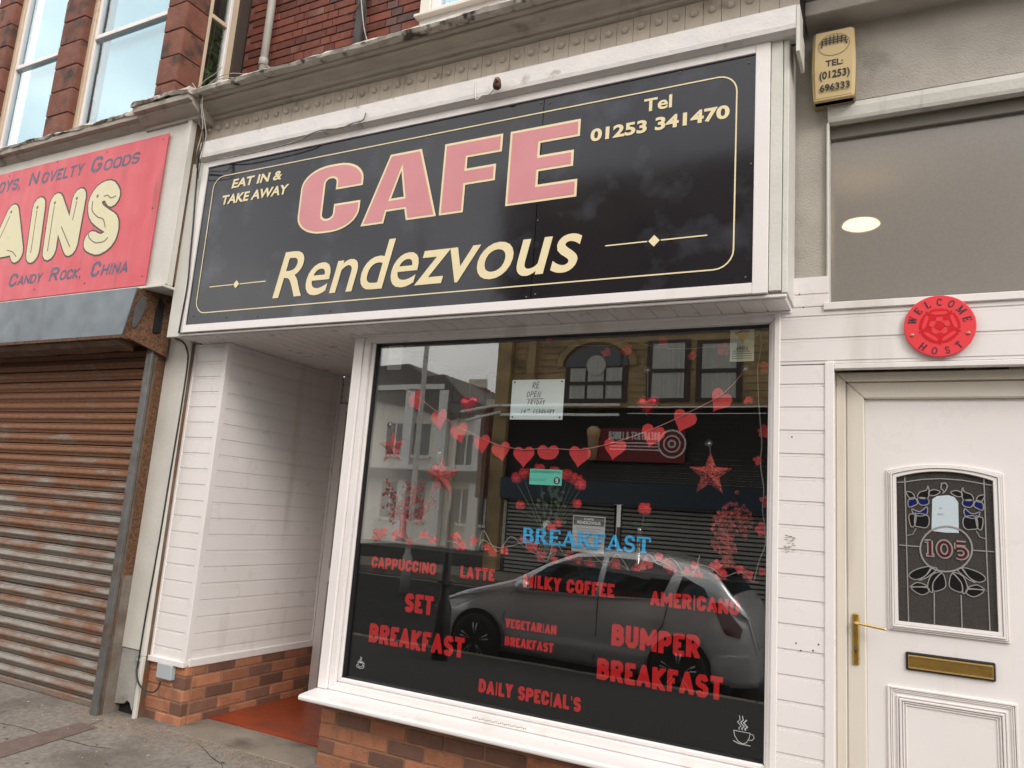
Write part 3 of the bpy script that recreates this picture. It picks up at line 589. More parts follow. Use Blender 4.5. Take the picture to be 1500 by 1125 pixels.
# right hand column and the field above the door
XR0, XR1 = -.466, -.285
xtrim('edge_trim', UPVC, -.492, XR0, zr(-1.45), ZS, 3.386, 3.42)
board_run(F, 'x', XR0, XR1, 3.402, zr(-1.5), zr(.728), zr(.032), UPVC)
xtrim('edge_trim', UPVC, XR1, -.248, zr(-1.5), zr(.738), 3.383, 3.42)
board_run(F, 'x', XR0, 1.5, 3.402, zr(.7285), zr(.985), zr(.032), UPVC)
board_run(F, 'x', XR0+.003, W(1214, 425, 3.4).x, 3.402, zr(.9855), zr(1.122), zr(.032), UPVC)
MB().box(-.248, 1.5, 3.383, 3.42, zr(.705), zr(.728)).build('door_head_trim', UPVC, F, .003)
MB().box(W(1206, 447, 3.38).x, 1.5, 3.378, 3.44, zr(.965), zr(.998)).build('transom_sill_trim', UPVC, F, .003)
box('column_core', BLACK, F, -.46, -.27, 3.42, 3.6, 0, zr(1.1))
hm = MB()                                          # little screw holes left in the boards
for px, py in ((1166, 942), (1199, 944), (1173, 953), (1191, 953), (1171, 431), (1177, 450), (278, 916), (1160, 640)):
    p = W(px, py, 3.389); disc(hm, p.x, p.z, .0032, 3.3895, .001, 8)
hm.build('screw_hole', BLACK, F, kind='stuff')
sc_ = MB(); rq = random.Random(8)
for i in range(22):
    p = W(1147+rq.random()*14, 784+rq.random()*26, 3.389); sc_.box(p.x, p.x+.006+.01*rq.random(), 3.3885, 3.3895, p.z, p.z+.0025)
sc_.build('sticker_residue', mat('residue', (.36, .30, .26), rough=.8), F)

# ---- the shop window
WN = thing('shop_window', 'large cafe window with white frame, red menu lettering and dark street reflections', 'window', (-1.6, 3.42, zr(-1)))
X0, X1, Z0, Z1 = -2.700, -.512, zr(-.938), zr(.930)
box('corner_post', UPVC, WN, -2.835, -2.772, 3.384, 3.50, zr(-.99), ZS-.013, .005)
def frame_ring(parent, name, mt, x0, x1, z0, z1, w, y0, y1, b=.004, wb=None):
    wb = wb or w
    for pr in ([(x0, z0), (x0+w, z0+wb), (x0+w, z1-w), (x0, z1)], [(x1, z0), (x1, z1), (x1-w, z1-w), (x1-w, z0+wb)],
               [(x0, z1), (x0+w, z1-w), (x1-w, z1-w), (x1, z1)], [(x0, z0), (x1, z0), (x1-w, z0+wb), (x0+w, z0+wb)]):
        pr = [(p[0]*.99998+.00002*(x0+x1)/2, p[1]) for p in pr]
        MB().prism(pr, y0, y1).build(name, mt, parent, b)
frame_ring(WN, 'frame', UPVC, -2.771, -.463, zr(-.99), ZS-.0135+.010, .042, 3.396, 3.47, .004)
frame_ring(WN, 'glazing_bead', UPVC, -2.728, -.4935, zr(-.947), zr(.949), .024, 3.412, 3.46, .006)
frame_ring(WN, 'gasket', FOAM, -2.704, -.5135, zr(-.923)-.003, zr(.925)+.003, .007, 3.424, 3.455, 0)
gx0, gx1, gz0, gz1 = -2.70, -.511, zr(-.925), zr(.93)
box('pane', GL_W, WN, gx0, gx1, GY, GY+.006, gz0, gz1)
MB().prism([(3.25, zr(-1.012)), (3.25, zr(-1.028)), (3.256, zr(-1.034)), (3.41, zr(-1.034)), (3.41, zr(-.991)), (3.262, zr(-1.005))], -2.842, -.493, 'x').build('sill', UPVC, WN, .003)
mk = MB()
for i in range(26):
    p = W(683+i*3.1, 1051.5+i*.66, 3.33); mk.box(p.x, p.x+.0035, 3.393, 3.3955, zr(-.978)+.0025*(i % 3), zr(-.978)+.0025*(i % 3)+.003)
mk.build('stitch_marks', CABLE, WN, kind='stuff')
ly = GY+.0115
for s, q, off in (('CAPPUCCINO', ((545.4, 815.5), (543.7, 831.5), (639.7, 824), (638.2, 841.5)), .045),
             ('LATTE', ((675.3, 829.3), (673.8, 847.9), (725, 833), (724, 850.6)), .045),
             ('SET', ((593.9, 868.8), (592.8, 895.4), (637, 873), (632, 901.8)), .05),
             ('BREAKFAST', ((541.8, 912.2), (540.4, 940.2), (681.8, 934.6), (678, 964)), .05),
             ('VEGETARIAN', ((739.8, 906.6), (740.6, 919), (815.4, 915), (814.8, 930.4)), .045),
             ('BREAKFAST', ((739, 931.8), (739.8, 945.8), (811.4, 942), (810, 956)), .045),
             ('MILKY COFFEE', ((768, 840), (765.8, 859), (900.8, 856.6), (899, 877)), .045),
             ('AMERICANO', ((953.6, 864.7), (951.8, 885.5), (1084.5, 879.5), (1081.9, 902)), .045),
             ('BUMPER', ((896.4, 913.3), (895.5, 945.3), (1024.7, 931.5), (1026.4, 965.3)), .05),
             ('BREAKFAST', ((875.3, 962.7), (873.9, 994.7), (1061.9, 993), (1055.9, 1025.4)), .05),
             ("DAILY SPECIAL'S", ((702.2, 993.4), (700.8, 1013), (852, 1023), (850, 1044)), .045)):
    block_on(s, 'lettering', RED, WN, *q, ly, wt=.25, gap=.10, jit=.02, label='red vinyl words reading '+s)
x0, x1, z0, z1 = quad((766, 772), (763.6, 792.4), (957, 790), (952, 811.6), ly)
mb = MB(); serif_word(mb, 'BREAKFAST', x0, x1, z0, z1, ly-.001, .25, .13, sl=.15); mb.build('lettering', BLUE, WN, label='blue slab serif word BREAKFAST')
# cup stickers
def cup(px, py, s, mt, style, lab):
    c = W(px, py, ly); mb = MB(); X, Z = c.x, c.z; w = s*.07
    def P(l): return [(X+a*s, Z+b*s) for a, b in l]
    if style:
        ribbon(mb, P([(-.95, .75), (.9, .75)]), w, ly, .001, 1)
        ribbon(mb, P([(-.95, .75), (-.85, .2), (-.45, -.35), (.1, -.55), (.5, -.35), (.8, .2), (.9, .75)]), w, ly, .001, 2)
        ribbon(mb, P([(.88, .68), (1.25, .62), (1.35, .3), (1.1, 0), (.72, 0)]), w, ly, .001, 3)
        ribbon(mb, P([(-1.0, -.38), (-.4, -.58), (.95, -.62)]), w*1.3, ly, .001, 4)
        for i, dx in enumerate((-.3, .05, .4)): ribbon(mb, P([(dx, .95), (dx-.1, 1.1), (dx+.18, 1.35), (dx-.25, 1.75), (dx+.05, 2.05), (dx-.05, 2.5-.4*(i == 2))]), w*(1+.4*i), ly, .001, 5+i)
    else:
        ribbon(mb, P(arc(0, .55, .85, .25, 0, 360, 16)), w*1.2, ly, .001, 1, True); mb.prism(P(arc(0, .52, .66, .13, 0, 360, 12)[:-1]), ly-.0008, ly)
        ribbon(mb, P([(-.85, .5), (-.75, -.2), (-.35, -.6), (.35, -.6), (.75, -.2), (.85, .5)]), w*1.6, ly, .001, 2)
        ribbon(mb, P([(.85, .45), (1.2, .35), (1.15, -.1), (.75, -.2)]), w*1.6, ly, .001, 3)
        ribbon(mb, P([(-.8, -.15), (-1.2, -.35), (-1.0, -.75), (0, -1.0), (1.0, -.8), (1.25, -.4), (.9, -.2)]), w*2, ly, .001, 4)
        for i, dx in enumerate((-.15, .15)): ribbon(mb, P([(dx, .85), (dx-.15, 1.1), (dx+.15, 1.4), (dx, 1.9-.2*i)]), w*1.6, ly, .001, 5+i)
    mb.build('cup_sticker', mt, WN, label=lab)
cup(528, 973, .021, WHITE, 0, 'pale blue steaming cup sticker in the lower left of the glass')
cup(1087, 1082, .036, WHITE, 1, 'white outline cup with three steam curls in the lower right of the glass')
# blacked-out lower part, shelf and dim room behind
box('backing_film', FILM, WN, -2.72, -.50, 3.476, 3.482, zr(-1.0), zr(-.215))
box('display_shelf', mat('dark_shelf', (.03, .028, .026), rough=.5), F, -2.74, -.49, 3.484, 3.86, zr(-.235), zr(-.215), .003)
room = thing('cafe_interior', 'dim brown room behind the cafe window with a pale ceiling edge', 'room', (-1.6, 5, 0)); tag(room, kind='structure')
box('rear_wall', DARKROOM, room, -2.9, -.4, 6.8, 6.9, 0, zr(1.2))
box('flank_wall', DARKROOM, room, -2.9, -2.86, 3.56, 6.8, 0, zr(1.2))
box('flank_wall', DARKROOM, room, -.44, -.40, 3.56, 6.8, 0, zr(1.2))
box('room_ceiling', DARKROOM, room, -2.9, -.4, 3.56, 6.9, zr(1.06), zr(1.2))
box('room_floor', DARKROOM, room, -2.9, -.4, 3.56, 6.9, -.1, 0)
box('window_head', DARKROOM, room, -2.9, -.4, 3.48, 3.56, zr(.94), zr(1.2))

# ================================================================ THE CAFE SIGN
S = thing('cafe_sign', 'long black fascia sign with pink CAFE and cream Rendezvous lettering', 'sign', (-2.3, 3.2, zr(1.0)))
YP = 3.168
pz0, pz1 = zr(.328*YP), zr(.6658*YP); px0, px1 = -1.272*YP, -.1737*YP
box('sign_box', GPAINT, S, -4.135, -.414, 3.19, 3.39, zr(.993), zr(2.17), .003)
seam = (W(797, 154, YP).x+W(777, 440, YP).x)/2
for a_, b_ in ((px0-.01, seam-.002), (seam+.002, px1+.01)):
    o = MB()
    nx = 14; vs = []; 
    for i in range(nx+1):
        for j in range(7):
            X = a_+(b_-a_)*i/nx; Z = pz0-.01+(pz1-pz0+.02)*j/6
            edge = min(i, nx-i, j, 6-j) == 0
            vs.append((X, YP+(0 if edge else .0022*noise.noise(Vector((X*2.2, Z*2.2, 1)))), Z))
    o.add(vs, [(i*7+j, (i+1)*7+j, (i+1)*7+j+1, i*7+j+1) for i in range(nx) for j in range(6)])
    o.box(a_, b_, YP+.005, YP+.008, pz0-.01, pz1+.01)
    o.build('sign_panel', PAN, S, smooth=True)
fx0, fx1, fz0, fz1 = W(261, 488, 3.158).x, W(1129, 58, 3.158).x, zr(.3135*3.158), zr(.6848*3.158)
for pr in ([(fx0, fz0), (px0, fz0), (px0, fz1), (fx0, fz1)], [(px1, fz0), (fx1, fz0), (fx1, fz1), (px1, fz1)],
           [(px0+.001, pz1), (px1-.001, pz1), (px1-.001, fz1-.001), (px0+.001, fz1-.001)], [(px0+.001, fz0+.001), (px1-.001, fz0+.001), (px1-.001, pz0), (px0+.001, pz0)]):
    MB().prism(pr, 3.157, 3.189).build('frame_board', UPVC, S, .002)
box('base_moulding', UPVC, S, -4.145, -.415, 3.176, 3.20, ZS, fz0-.003, .003)
box('end_board', GPAINT, S, fx1+.002, -.436, 3.168, 3.189, zr(1.0), zr(2.165), .002)
box('end_strip', GPAINT, S, -.434, -.410, 3.174, 3.40, zr(.99), zr(2.165), .003)
box('end_board', GPAINT, S, -4.20, fx0-.003, 3.172, 3.20, zr(.97), zr(2.165), .002)
yl = YP-.0022
# CAFE
def capbox(lx, rx):                                # from photo columns of each letter
    return lx, rx
zc1 = (W(748, 194, yl).z+W(564, 228, yl).z)/2; zc0 = (W(741, 302, yl).z+W(643, 316, yl).z)/2
def fit(spl, x0, x1, z0, z1): return [[(x0+(x1-x0)*p[0], z0+(z1-z0)*p[1]) for p in s] for s in spl]
Cg = [arc(.44, .72, .44, .30, 180, 90, 8)+arc(.58, .72, .42, .30, 90, 0, 8)+[(1.0, .62), (.58, .62), (.58, .72)]+arc(.49, .74, .09, .07, 0, 180, 6)+[(.40, .26)]+arc(.49, .26, .09, .07, 180, 360, 6)+[(.58, .40), (.99, .40), (.99, .30)]+arc(.57, .28, .42, .30, 0, -90, 8)+arc(.44, .28, .44, .30, 270, 180, 8)]
Ag = [[(0, 0), (.32, 1), (.735, 1), (1, 0), (.615, 0), (.58, .165), (.34, .165), (.315, 0)], [(.385, .345), (.555, .345), (.49, .73)]]
Fg = [[(0, 0), (0, 1), (1, 1), (1, .755), (.42, .755), (.42, .60), (.92, .60), (.92, .375), (.42, .375), (.42, 0)]]
Eg = [[(0, 0), (0, 1), (1, 1), (1, .775), (.45, .775), (.45, .61), (.93, .61), (.93, .40), (.45, .40), (.45, .225), (1, .225), (1, 0)]]
def colx(px, py): return W(px, py, yl).x
for gl, a_, b_ in ((Cg, (439.5, 292), (531, 275)), (Ag, (528, 332), (638.6, 316)), (Fg, (647, 270), (737, 200)), (Eg, (744, 250), (848, 225))):
    xa, xb = colx(*a_), colx(*b_); zz0, zz1 = zc0, zc1
    sp = fit(gl, xa, xb, zz0, zz1)
    me = curve_mesh(sp, 0); me2 = curve_mesh(sp, -.013)
    for me_, y_, nm, mt_ in ((me, yl, 'letter_outline', CREAM), (me2, yl-.0012, 'letter', PINK)):
        for v in me_.vertices: v.co = (v.co.x, y_-(.0008 if v.co.z > 0 else 0), v.co.y)
        me_.materials.append(mt_); me_.update()
        o = link(nm, me_, S)
words_on('Rendezvous', 'lettering', CREAM, S, (408, 368), (399, 437), (859, 300), (846, 402), yl, off=.008, shear=.22, label='cream slanted word Rendezvous')
o = [c for c in S.children if c.get('label') == 'cream slanted word Rendezvous'][0]
zb = (W(402, 436.6, yl).z+W(834, 400, yl).z)/2; zt = W(573.6, 350, yl).z
zs_ = [v.co.z for v in o.data.vertices]; lo, hi = min(zs_), max(zs_)
for v in o.data.vertices: v.co.z = zb+(v.co.z-lo)/(hi-lo)*(zt-zb)
words_on('EAT IN &', 'lettering', CREAM, S, (341, 263), (339, 276), (414.5, 249), (412, 263), yl, off=.03, shear=.14, label='cream words EAT IN &')
words_on('TAKE AWAY', 'lettering', CREAM, S, (326.5, 286), (325, 299), (425, 270), (421, 285.5), yl, off=.03, shear=.14, label='cream words TAKE AWAY')
words_on('Tel', 'lettering', CREAM, S, (943.5, 145), (943.5, 164), (984.5, 139), (984.5, 158), yl, off=.022, label='cream word Tel')
words_on('01253 341470', 'lettering', CREAM, S, (865, 188.5), (865.5, 207), (1069, 154.3), (1068.5, 174.5), yl, off=.035, label='cream telephone number 01253 341470')
# pinstripe, diamonds
lx, rx = (W(289.4, 446, yl).x+W(307.6, 295, yl).x)/2, (W(1080, 132, yl).x+W(1073.8, 373, yl).x)/2
bz, tz = (W(300.6, 457.6, yl).z+W(1043, 396, yl).z)/2, (W(327, 258, yl).z+W(1054, 113, yl).z)/2
r_ = .085
loop = arc(lx+r_, bz+r_, r_, r_, 180, 270, 6)+arc(rx-r_, bz+r_, r_, r_, 270, 360, 6)+arc(rx-r_, tz-r_, r_, r_, 0, 90, 6)+arc(lx+r_, tz-r_, r_, r_, 90, 180, 6)
mb = MB(); ribbon(mb, loop, .0065, yl, .0008, 0, True); mb.build('pinstripe', CREAM, S)
for (a_, b_, c_, s_) in (((307, 420), (389, 413), (346, 416.4), .026), ((886.6, 361), (1036, 344), (958, 352.7), .028)):
    A_, B_, D_ = W(*a_, yl), W(*b_, yl), W(*c_, yl); mb = MB()
    ribbon(mb, [(A_.x, D_.z), (D_.x-s_*1.15, D_.z)], .006, yl, .0008); ribbon(mb, [(D_.x+s_*1.15, D_.z), (B_.x, D_.z)], .006, yl, .0008)
    mb.prism([(D_.x-s_*.95, D_.z), (D_.x, D_.z-s_), (D_.x+s_*.95, D_.z), (D_.x, D_.z+s_)], yl-.001, yl); mb.build('diamond_rule', CREAM, S)
scr = MB().lathe([(.0045, 0), (.0045, -.0015), (.002, -.003)], 0, 0, 0, 8, 'y').build('tmp', STEEL).data
bpy.data.objects.remove(bpy.data.objects['tmp'])
for px, py in ((310, 251), (413, 229.5), (792, 151), (804.6, 151), (996, 106), (1097, 92), (1092, 406), (784, 431), (771, 435), (283, 463), (331, 465), (483, 455), (795, 262), (788, 323), (1100, 240), (376, 463)):
    p = W(px, py, yl); put_brick(S, scr, STEEL, (p.x, yl, p.z), name='screw')

# timber rail above the sign, cables, rusty lamp stub
RL = thing('fascia_rail', 'weathered white timber rail running above the black cafe sign', 'rail', (-2.2, 3.13, zr(2.2)))
za, zb2 = zr(2.152), zr(2.281)
MB().prism([(3.145, za), (3.12, za+.014), (3.117, za+.035), (3.12, zb2-.004), (3.13, zb2), (3.215, zb2), (3.215, za)], -4.085, -.378, 'x').build('timber_rail', WPAINT, RL)
box('rail_end_board', GPAINT, RL, -.377, -.362, 3.12, 3.3, za-.10, zb2-.005, .002)
LB = thing('rusty_lamp_stub', 'rusty brown lamp stub fixed to the white rail above the cafe sign', 'light fitting', W(732, 124, 3.1))
p = W(731, 125, 3.10)
MB().lathe([(.016, 0), (.022, .008), (.022, .026), (.017, .05), (.010, .06)], p.x, p.y-.02, p.z-.03, 10, 'z').build('lamp_body', mat('brown_rust', (.14, .05, .03), (.07, .03, .02), 60, .7, bump=.5), LB, smooth=True)
MB().lathe([(.009, 0), (.009, -.022), (.005, -.026)], p.x+.012, p.y-.035, p.z+.004, 8, 'y').build('lamp_nozzle', mat('tarnished_brass', (.35, .25, .15), rough=.5, metal=.5), LB, smooth=True)
tubeobj('lamp_wire', WPAINT, LB, smoothpts([W(726, 128, 3.10), W(716, 138, 3.105), W(706, 140, 3.11), W(698, 146, 3.112), W(696, 136, 3.112), W(697, 120, 3.116)]), .0035, 5)
c = tubeobj('cable', mat('painted_cable', (.45, .42, .39), (.12, .10, .09), 20, .6), None, smoothpts([W(318, 233, 3.13), W(345, 229, 3.112), W(400, 217, 3.11), W(440, 205, 3.108), W(455, 196, 3.106), W(470, 191, 3.106), W(500, 187, 3.106), W(518, 180, 3.108), W(531, 176, 3.108), W(536, 165, 3.11)]), .0042, 5)
tag(c, 'thin painted cable wandering along the white rail over the words EAT IN', 'cable')
for i, (dx, r, pts) in enumerate(((0, .006, [(291, 128), (294, 150), (292, 178), (298, 196), (296, 214), (291, 232), (289, 255), (286, 290), (283, 330), (279, 372), (275, 415), (268, 455), (262, 488)]),
                   (4, .0035, [(300, 128), (296, 150), (300, 180), (302, 198), (298, 216), (294, 236), (290, 262)]), (7, .0035, [(282, 122), (292, 140), (296, 170), (297, 186), (293, 205), (288, 225), (288, 246)]))):
    c = tubeobj('cable', [CABLE, mat('grey_cable', (.30, .27, .23), rough=.5), mat('grey_cable', (.3, .27, .23))][i], None, smoothpts([W(a_, b_, 3.04 if b_ < 240 else 3.15) for a_, b_ in pts]), r, 5)
    tag(c, ['black cable dropping down the joint between the red sign and the cafe sign', 'pale cable looping beside the end of the white rail', 'pale cable hanging from the corner of the left cornice'][i], 'cable')
c = tubeobj('cable', CABLE, None, smoothpts([W(256, 495, 3.33), W(267, 500, 3.33), (W(273, 510, 3.33)), W(275, 530, 3.335), W(265, 600, 3.335), W(250, 690, 3.335), W(232, 800, 3.335), W(214, 900, 3.335), W(203, 968, 3.335), W(200, 983, 3.33), W(203, 1000, 3.32), W(212, 1011, 3.315), W(224, 1014, 3.32), W(231, 1008, 3.36), W(235, 998, 3.372)]), .0055, 6)
tag(c, 'black cable running down the grey pilaster and looping into the small grey box', 'cable')
for n_, (px, py) in enumerate(((266, 600), (248, 686))): pass
jb = thing('junction_box', 'small grey plastic box mounted on the brick plinth with a black cable', 'junction box', W(240, 983, 3.38))
p0, p1 = W(231, 969, 3.37), W(250, 997, 3.37)
box('box_lid', GBOX, jb, p0.x, p1.x, 3.365, 3.38, p1.z-.005, p0.z, .008); box('box_base', GBOX, jb, p0.x+.002, p1.x-.002, 3.3805, 3.4, p1.z-.003, p0.z-.002, .003)

# ================================================================ CORNICE AND DENTIL BAND over the cafe
CN = thing('cafe_cornice', 'long weathered moulded cornice with studded band above the cafe sign', 'cornice', (-1.5, 3.2, zr(2.5)))
def lumpy_run(name, mt, parent, prof, x0, x1, n, amp, amp_from=0):
    vs = []; k = len(prof)
    for i in range(n+1):
        X = x0+(x1-x0)*i/n
        for j, (y, z) in enumerate(prof):
            q = amp if j >= amp_from else 0
            vs.append((X, y+q*noise.noise(Vector((X*7, j*1.7, 3))), z+q*1.1*noise.noise(Vector((X*5, j*.9, 9)))+q*.5*noise.noise(Vector((X*23, j, 5)))))
    fs = [(i*k+j, i*k+(j+1) % k, (i+1)*k+(j+1) % k, (i+1)*k+j) for i in range(n) for j in range(k)]+[tuple(range(k)), tuple(range(n*k, n*k+k))[::-1]]
    return MB().add(vs, fs).build(name, mt, parent)
prof = [(3.30, zr(2.47)), (3.212, zr(2.486)), (3.19, zr(2.488)), (3.186, zr(2.506)), (3.165, zr(2.502)), (3.160, zr(2.512)), (3.152, zr(2.525)), (3.130, zr(2.532)), (3.100, zr(2.535)), (3.088, zr(2.545)), (3.084, zr(2.557)), (3.066, zr(2.553)), (3.056, zr(2.556)), (3.052, zr(2.570)), (3.035, zr(2.570)), (3.03, zr(2.590)), (3.30, zr(2.61))]
lumpy_run('cornice_moulding', CORN, CN, prof, -4.105, 1.6, 160, .002)
lumpy_run('lead_capping', CAP, CN, [(3.034, zr(2.566)), (3.008, zr(2.572)), (2.998, zr(2.590)), (3.02, zr(2.612)), (3.3, zr(2.616)), (3.3, zr(2.592))], -4.10, 1.6, 300, .009, 1)
box('parapet_flat', CAP, CN, -4.1, 1.6, 3.28, 4.3, zr(2.56), zr(2.60))
box('band_backing', BLACK, CN, -4.1, -.36, 3.236, 3.30, zr(2.2), zr(2.50))
s0, s1 = W(250+163*.36, 528*.36, 3.22), W(250+1469*.36, 222*.36, 3.22)
pitch = (s1.x-s0.x)/28; zst = (s0.z+s1.z)/2
db = MB().box(-pitch/2+.0008, pitch/2-.0008, 0, .02, zr(2.27)-zst, zr(2.484)-zst).build('tmp', [], None, .0015).data; bpy.data.objects.remove(bpy.data.objects['tmp'])
sm = MB().lathe([(.019, 0), (.0175, -.008), (.012, -.015), (.005, -.018), (.0005, -.0185)], 0, 0, 0, 12, 'y').build('tmp', [], None, smooth=True).data; bpy.data.objects.remove(bpy.data.objects['tmp'])
i = 0; rr = random.Random(2)
while s0.x+pitch*i < -.40:
    X = s0.x+pitch*i
    b_ = put_brick(CN, db, DENT, (X, 3.216+rr.uniform(-.0008, .0008), zst), name='frieze_block')
    if True:
        s_ = put_brick(None, sm, DENT, (0, 0, 0), name='stud'); s_.parent = b_; s_.location = (0, 0, 0)
    i += 1
# darker flat end of the cornice over the right-hand door
box('flat_soffit', STUCCO, CN, -.361, 1.6, 3.285, 3.44, zr(2.325), zr(2.40), .004)
box('flat_fascia', CORN, CN, -.361, 1.6, 3.262, 3.30, zr(2.402), zr(2.47), .004)

# ================================================================ RIGHT-HAND HOUSE FRONT: render, transom, door
HR = thing('hotel_front', 'grey rendered wall and frosted transom above the white door of number 105', 'house front', (.3, 3.42, 0))
box('render_wall', STUCCO, HR, -.50, 1.6, 3.42, 3.6, zr(1.945), zr(2.60))
box('render_wall', STUCCO, HR, -.46, -.275, 3.418, 3.6, zr(1.125), zr(1.944))
MB().prism([(3.42, zr(1.94)), (3.392, zr(1.925)), (3.388, zr(1.90)), (3.394, zr(1.86)), (3.40, zr(1.846)), (3.44, zr(1.846)), (3.44, zr(1.94))], W(1217, 175, 3.4).x-.012, 1.6, 'x').build('transom_lintel', GPAINT, HR)
tx0 = -.0775*3.44
box('transom_jamb', GPAINT, HR, -.279, tx0, 3.396, 3.5, zr(1.0), zr(1.846), .004)
box('transom_jamb', GPAINT, HR, 1.0, 1.05, 3.41, 3.5, zr(1.0), zr(1.846), .004)
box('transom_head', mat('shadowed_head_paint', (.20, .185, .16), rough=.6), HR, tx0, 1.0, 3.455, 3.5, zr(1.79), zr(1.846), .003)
box('pane', GL_F, HR, tx0, 1.0, 3.475, 3.481, zr(.99), zr(1.80))
hall = thing('hallway', 'dim hallway seen through the frosted pane, with a lit oval ceiling lamp', 'hallway', (.4, 5, 0)); tag(hall, kind='structure')
HW_ = mat('magnolia_hall_wall', (.42, .37, .31), rough=.9)
box('rear_wall', HW_, hall, -.40, 1.6, 7.4, 7.5, 0, 3.6); box('flank_wall', HW_, hall, -.40, -.34, 3.62, 7.4, 0, 3.6)
box('flank_wall', mat('hall_doorway_blue', (.12, .15, .17), rough=.8), hall, .95, 1.0, 3.62, 7.4, 0, 3.6); box('hall_ceiling', HW_, hall, -.4, 1.0, 3.62, 7.4, 3.46, 3.6)
box('hall_floor', mat('hall_carpet', (.06, .05, .045), rough=1), hall, -.4, 1.0, 3.62, 7.4, -.1, .02)
box('inner_door_case', UPVC2, hall, .55, .66, 4.9, 5.0, .02, zr(1.28)); box('stair_panel', mat('pinkish_newel', (.34, .25, .19), rough=.7), hall, .30, .38, 4.4, 4.5, .02, zr(1.20))
lp = W(1261, 330, 4.55)
hl = thing('ceiling_lamp', 'lit oval ceiling lamp glowing through the frosted pane above door 105', 'lamp', lp)
MB().lathe([(.02, -.012), (.09, -.006), (.100, 0), (.09, .012), (.02, .02)], lp.x, lp.y, lp.z, 24, 'z').build('lamp_glass', mat('lit_lamp', (1, .78, .45), emit=15), hl, smooth=True)
0 and box('lamp_rod', BRASS, hl, lp.x-.006, lp.x+.006, lp.y-.006, lp.y+.006, lp.z+.02, 3.46)

D = thing('front_door', 'white panelled front door with leaded glass, brass letterbox and number 105', 'door', (.3, 3.5, 0))
frame_z = zr(.667)
def Lring(name, mt, xo, zo, w, y0, y1, xr=.86, b=.004, par=None):    # jamb, head and far jamb with mitred corners
    par = par or D; xr2 = xr-w
    MB().prism([(xo, -.12), (xo+w, -.12), (xo+w, zo-w), (xo, zo)], y0, y1).build(name, mt, par, b)
    MB().prism([(xo+.0005, zo), (xo+w+.0005, zo-w), (xr2-.0005, zo-w), (xr-.0005, zo)], y0, y1).build(name, mt, par, b)
    MB().prism([(xr, -.12), (xr, zo), (xr2, zo-w), (xr2, -.12)], y0, y1).build(name, mt, par, b)
box('reveal_lining', UPVC2, D, -.262, -.2475, 3.42, 3.50, -.12, zr(.704), .002)
Lring('door_frame', UPVC2, -.2470, zr(.7045), .038, 3.462, 3.54, .90)
Lring('leaf_frame', UPVC2, -.2085, zr(.666), .072, 3.482, 3.55, .861, .006)
box('leaf_panel', UPVC, D, -.1365+.001, .788, 3.502, 3.55, -.12, zr(.594)-.001)
def nest(pts_fn, steps, mt, name):
    for i, (ins, w, y0) in enumerate(steps):
        A_ = pts_fn(ins); B_ = pts_fn(ins+w); n = len(A_)
        mb = MB(); vs = [(p[0], y0, p[1]) for p in A_]+[(p[0], y0, p[1]) for p in B_]+[(p[0], 3.51, p[1]) for p in A_]+[(p[0], 3.51, p[1]) for p in B_]
        fs = []
        for j in range(n):
            q = (j+1) % n; fs += [(j, q, n+q, n+j), (j, 2*n+j, 2*n+q, q), (n+j, n+q, 3*n+q, 3*n+j)]
        mb.add(vs, fs).build(name, mt, D, .0015)
# glazed light: arched surround
YD = 3.49
g_x0, g_x1 = W(1314.3, 800, 3.498).x, W(1459, 830, 3.498).x
g_z0 = (W(1319, 911, 3.498).z+W(1462.5, 924.7, 3.498).z)/2; g_zs = (W(1314.5, 700, 3.498).z+W(1454.5, 704, 3.498).z)/2; rise = .030
def archpts(ins, n=14):
    e = .036-ins                                   # distance outside the glass edge
    x0_, x1_, z0_, zs_2 = g_x0-e, g_x1+e, g_z0-e, g_zs+e*.8
    top = [(x1_+(x0_-x1_)*i/n, zs_2+rise*(1-((2*i/n)-1)**2)) for i in range(n+1)]
    return [(x0_, z0_), (x1_, z0_)]+top
nest(archpts, [(0, .006, 3.492), (.007, .006, 3.487), (.014, .007, 3.482), (.022, .014, 3.487)], UPVC, 'glazing_surround')
# leaded glass
mb = MB(); ap = archpts(.037)
mb.prism(ap, 3.4995, 3.5015); mb.build('door_glass', GL_D, D)
mbk = MB(); mbk.prism(ap, 3.5016, 3.5018)
YL = 3.4985
def dz(x, y): p = W(1300+x*.1955, 680+y*.1955, YL); return (p.x, p.z)
lead = MB(); kk = 0
def came(pts, w=.0042, closed=False):
    global kk; kk += 1; ribbon(lead, [dz(*p) for p in pts], w, YL, .0022, kk % 11, closed)
came([(130, 95), (143, 600), (160, 1235)]); came([(722, 105), (742, 650), (770, 1285)])
came([(74, 136), (130, 133), (260, 114), (400, 108), (560, 120), (722, 148), (790, 160)]); came([(84, 1195), (160, 1200), (500, 1248), (830, 1300)])
came([(88, 605), (245, 618)]); came([(640, 645), (815, 657)]); came([(350, 960), (352, 1222)]); came([(552, 980), (560, 1258)])
cc = arc(440, 635, 195, 170, 0, 360, 28)[:-1]; came(cc, .006, True)
came([(425, 205), (400, 180), (405, 145), (435, 140), (450, 165), (435, 200), (412, 220)])
def mir(p): return (868-p[0]+ (p[1]-200)*.045, p[1]+ (434-p[0])*-.0+ (868-2*p[0])*.045)
petals_blk = []; petals_blue = []
def sym(pts, **k): came(pts, **k); came([mir(p) for p in pts], **k)
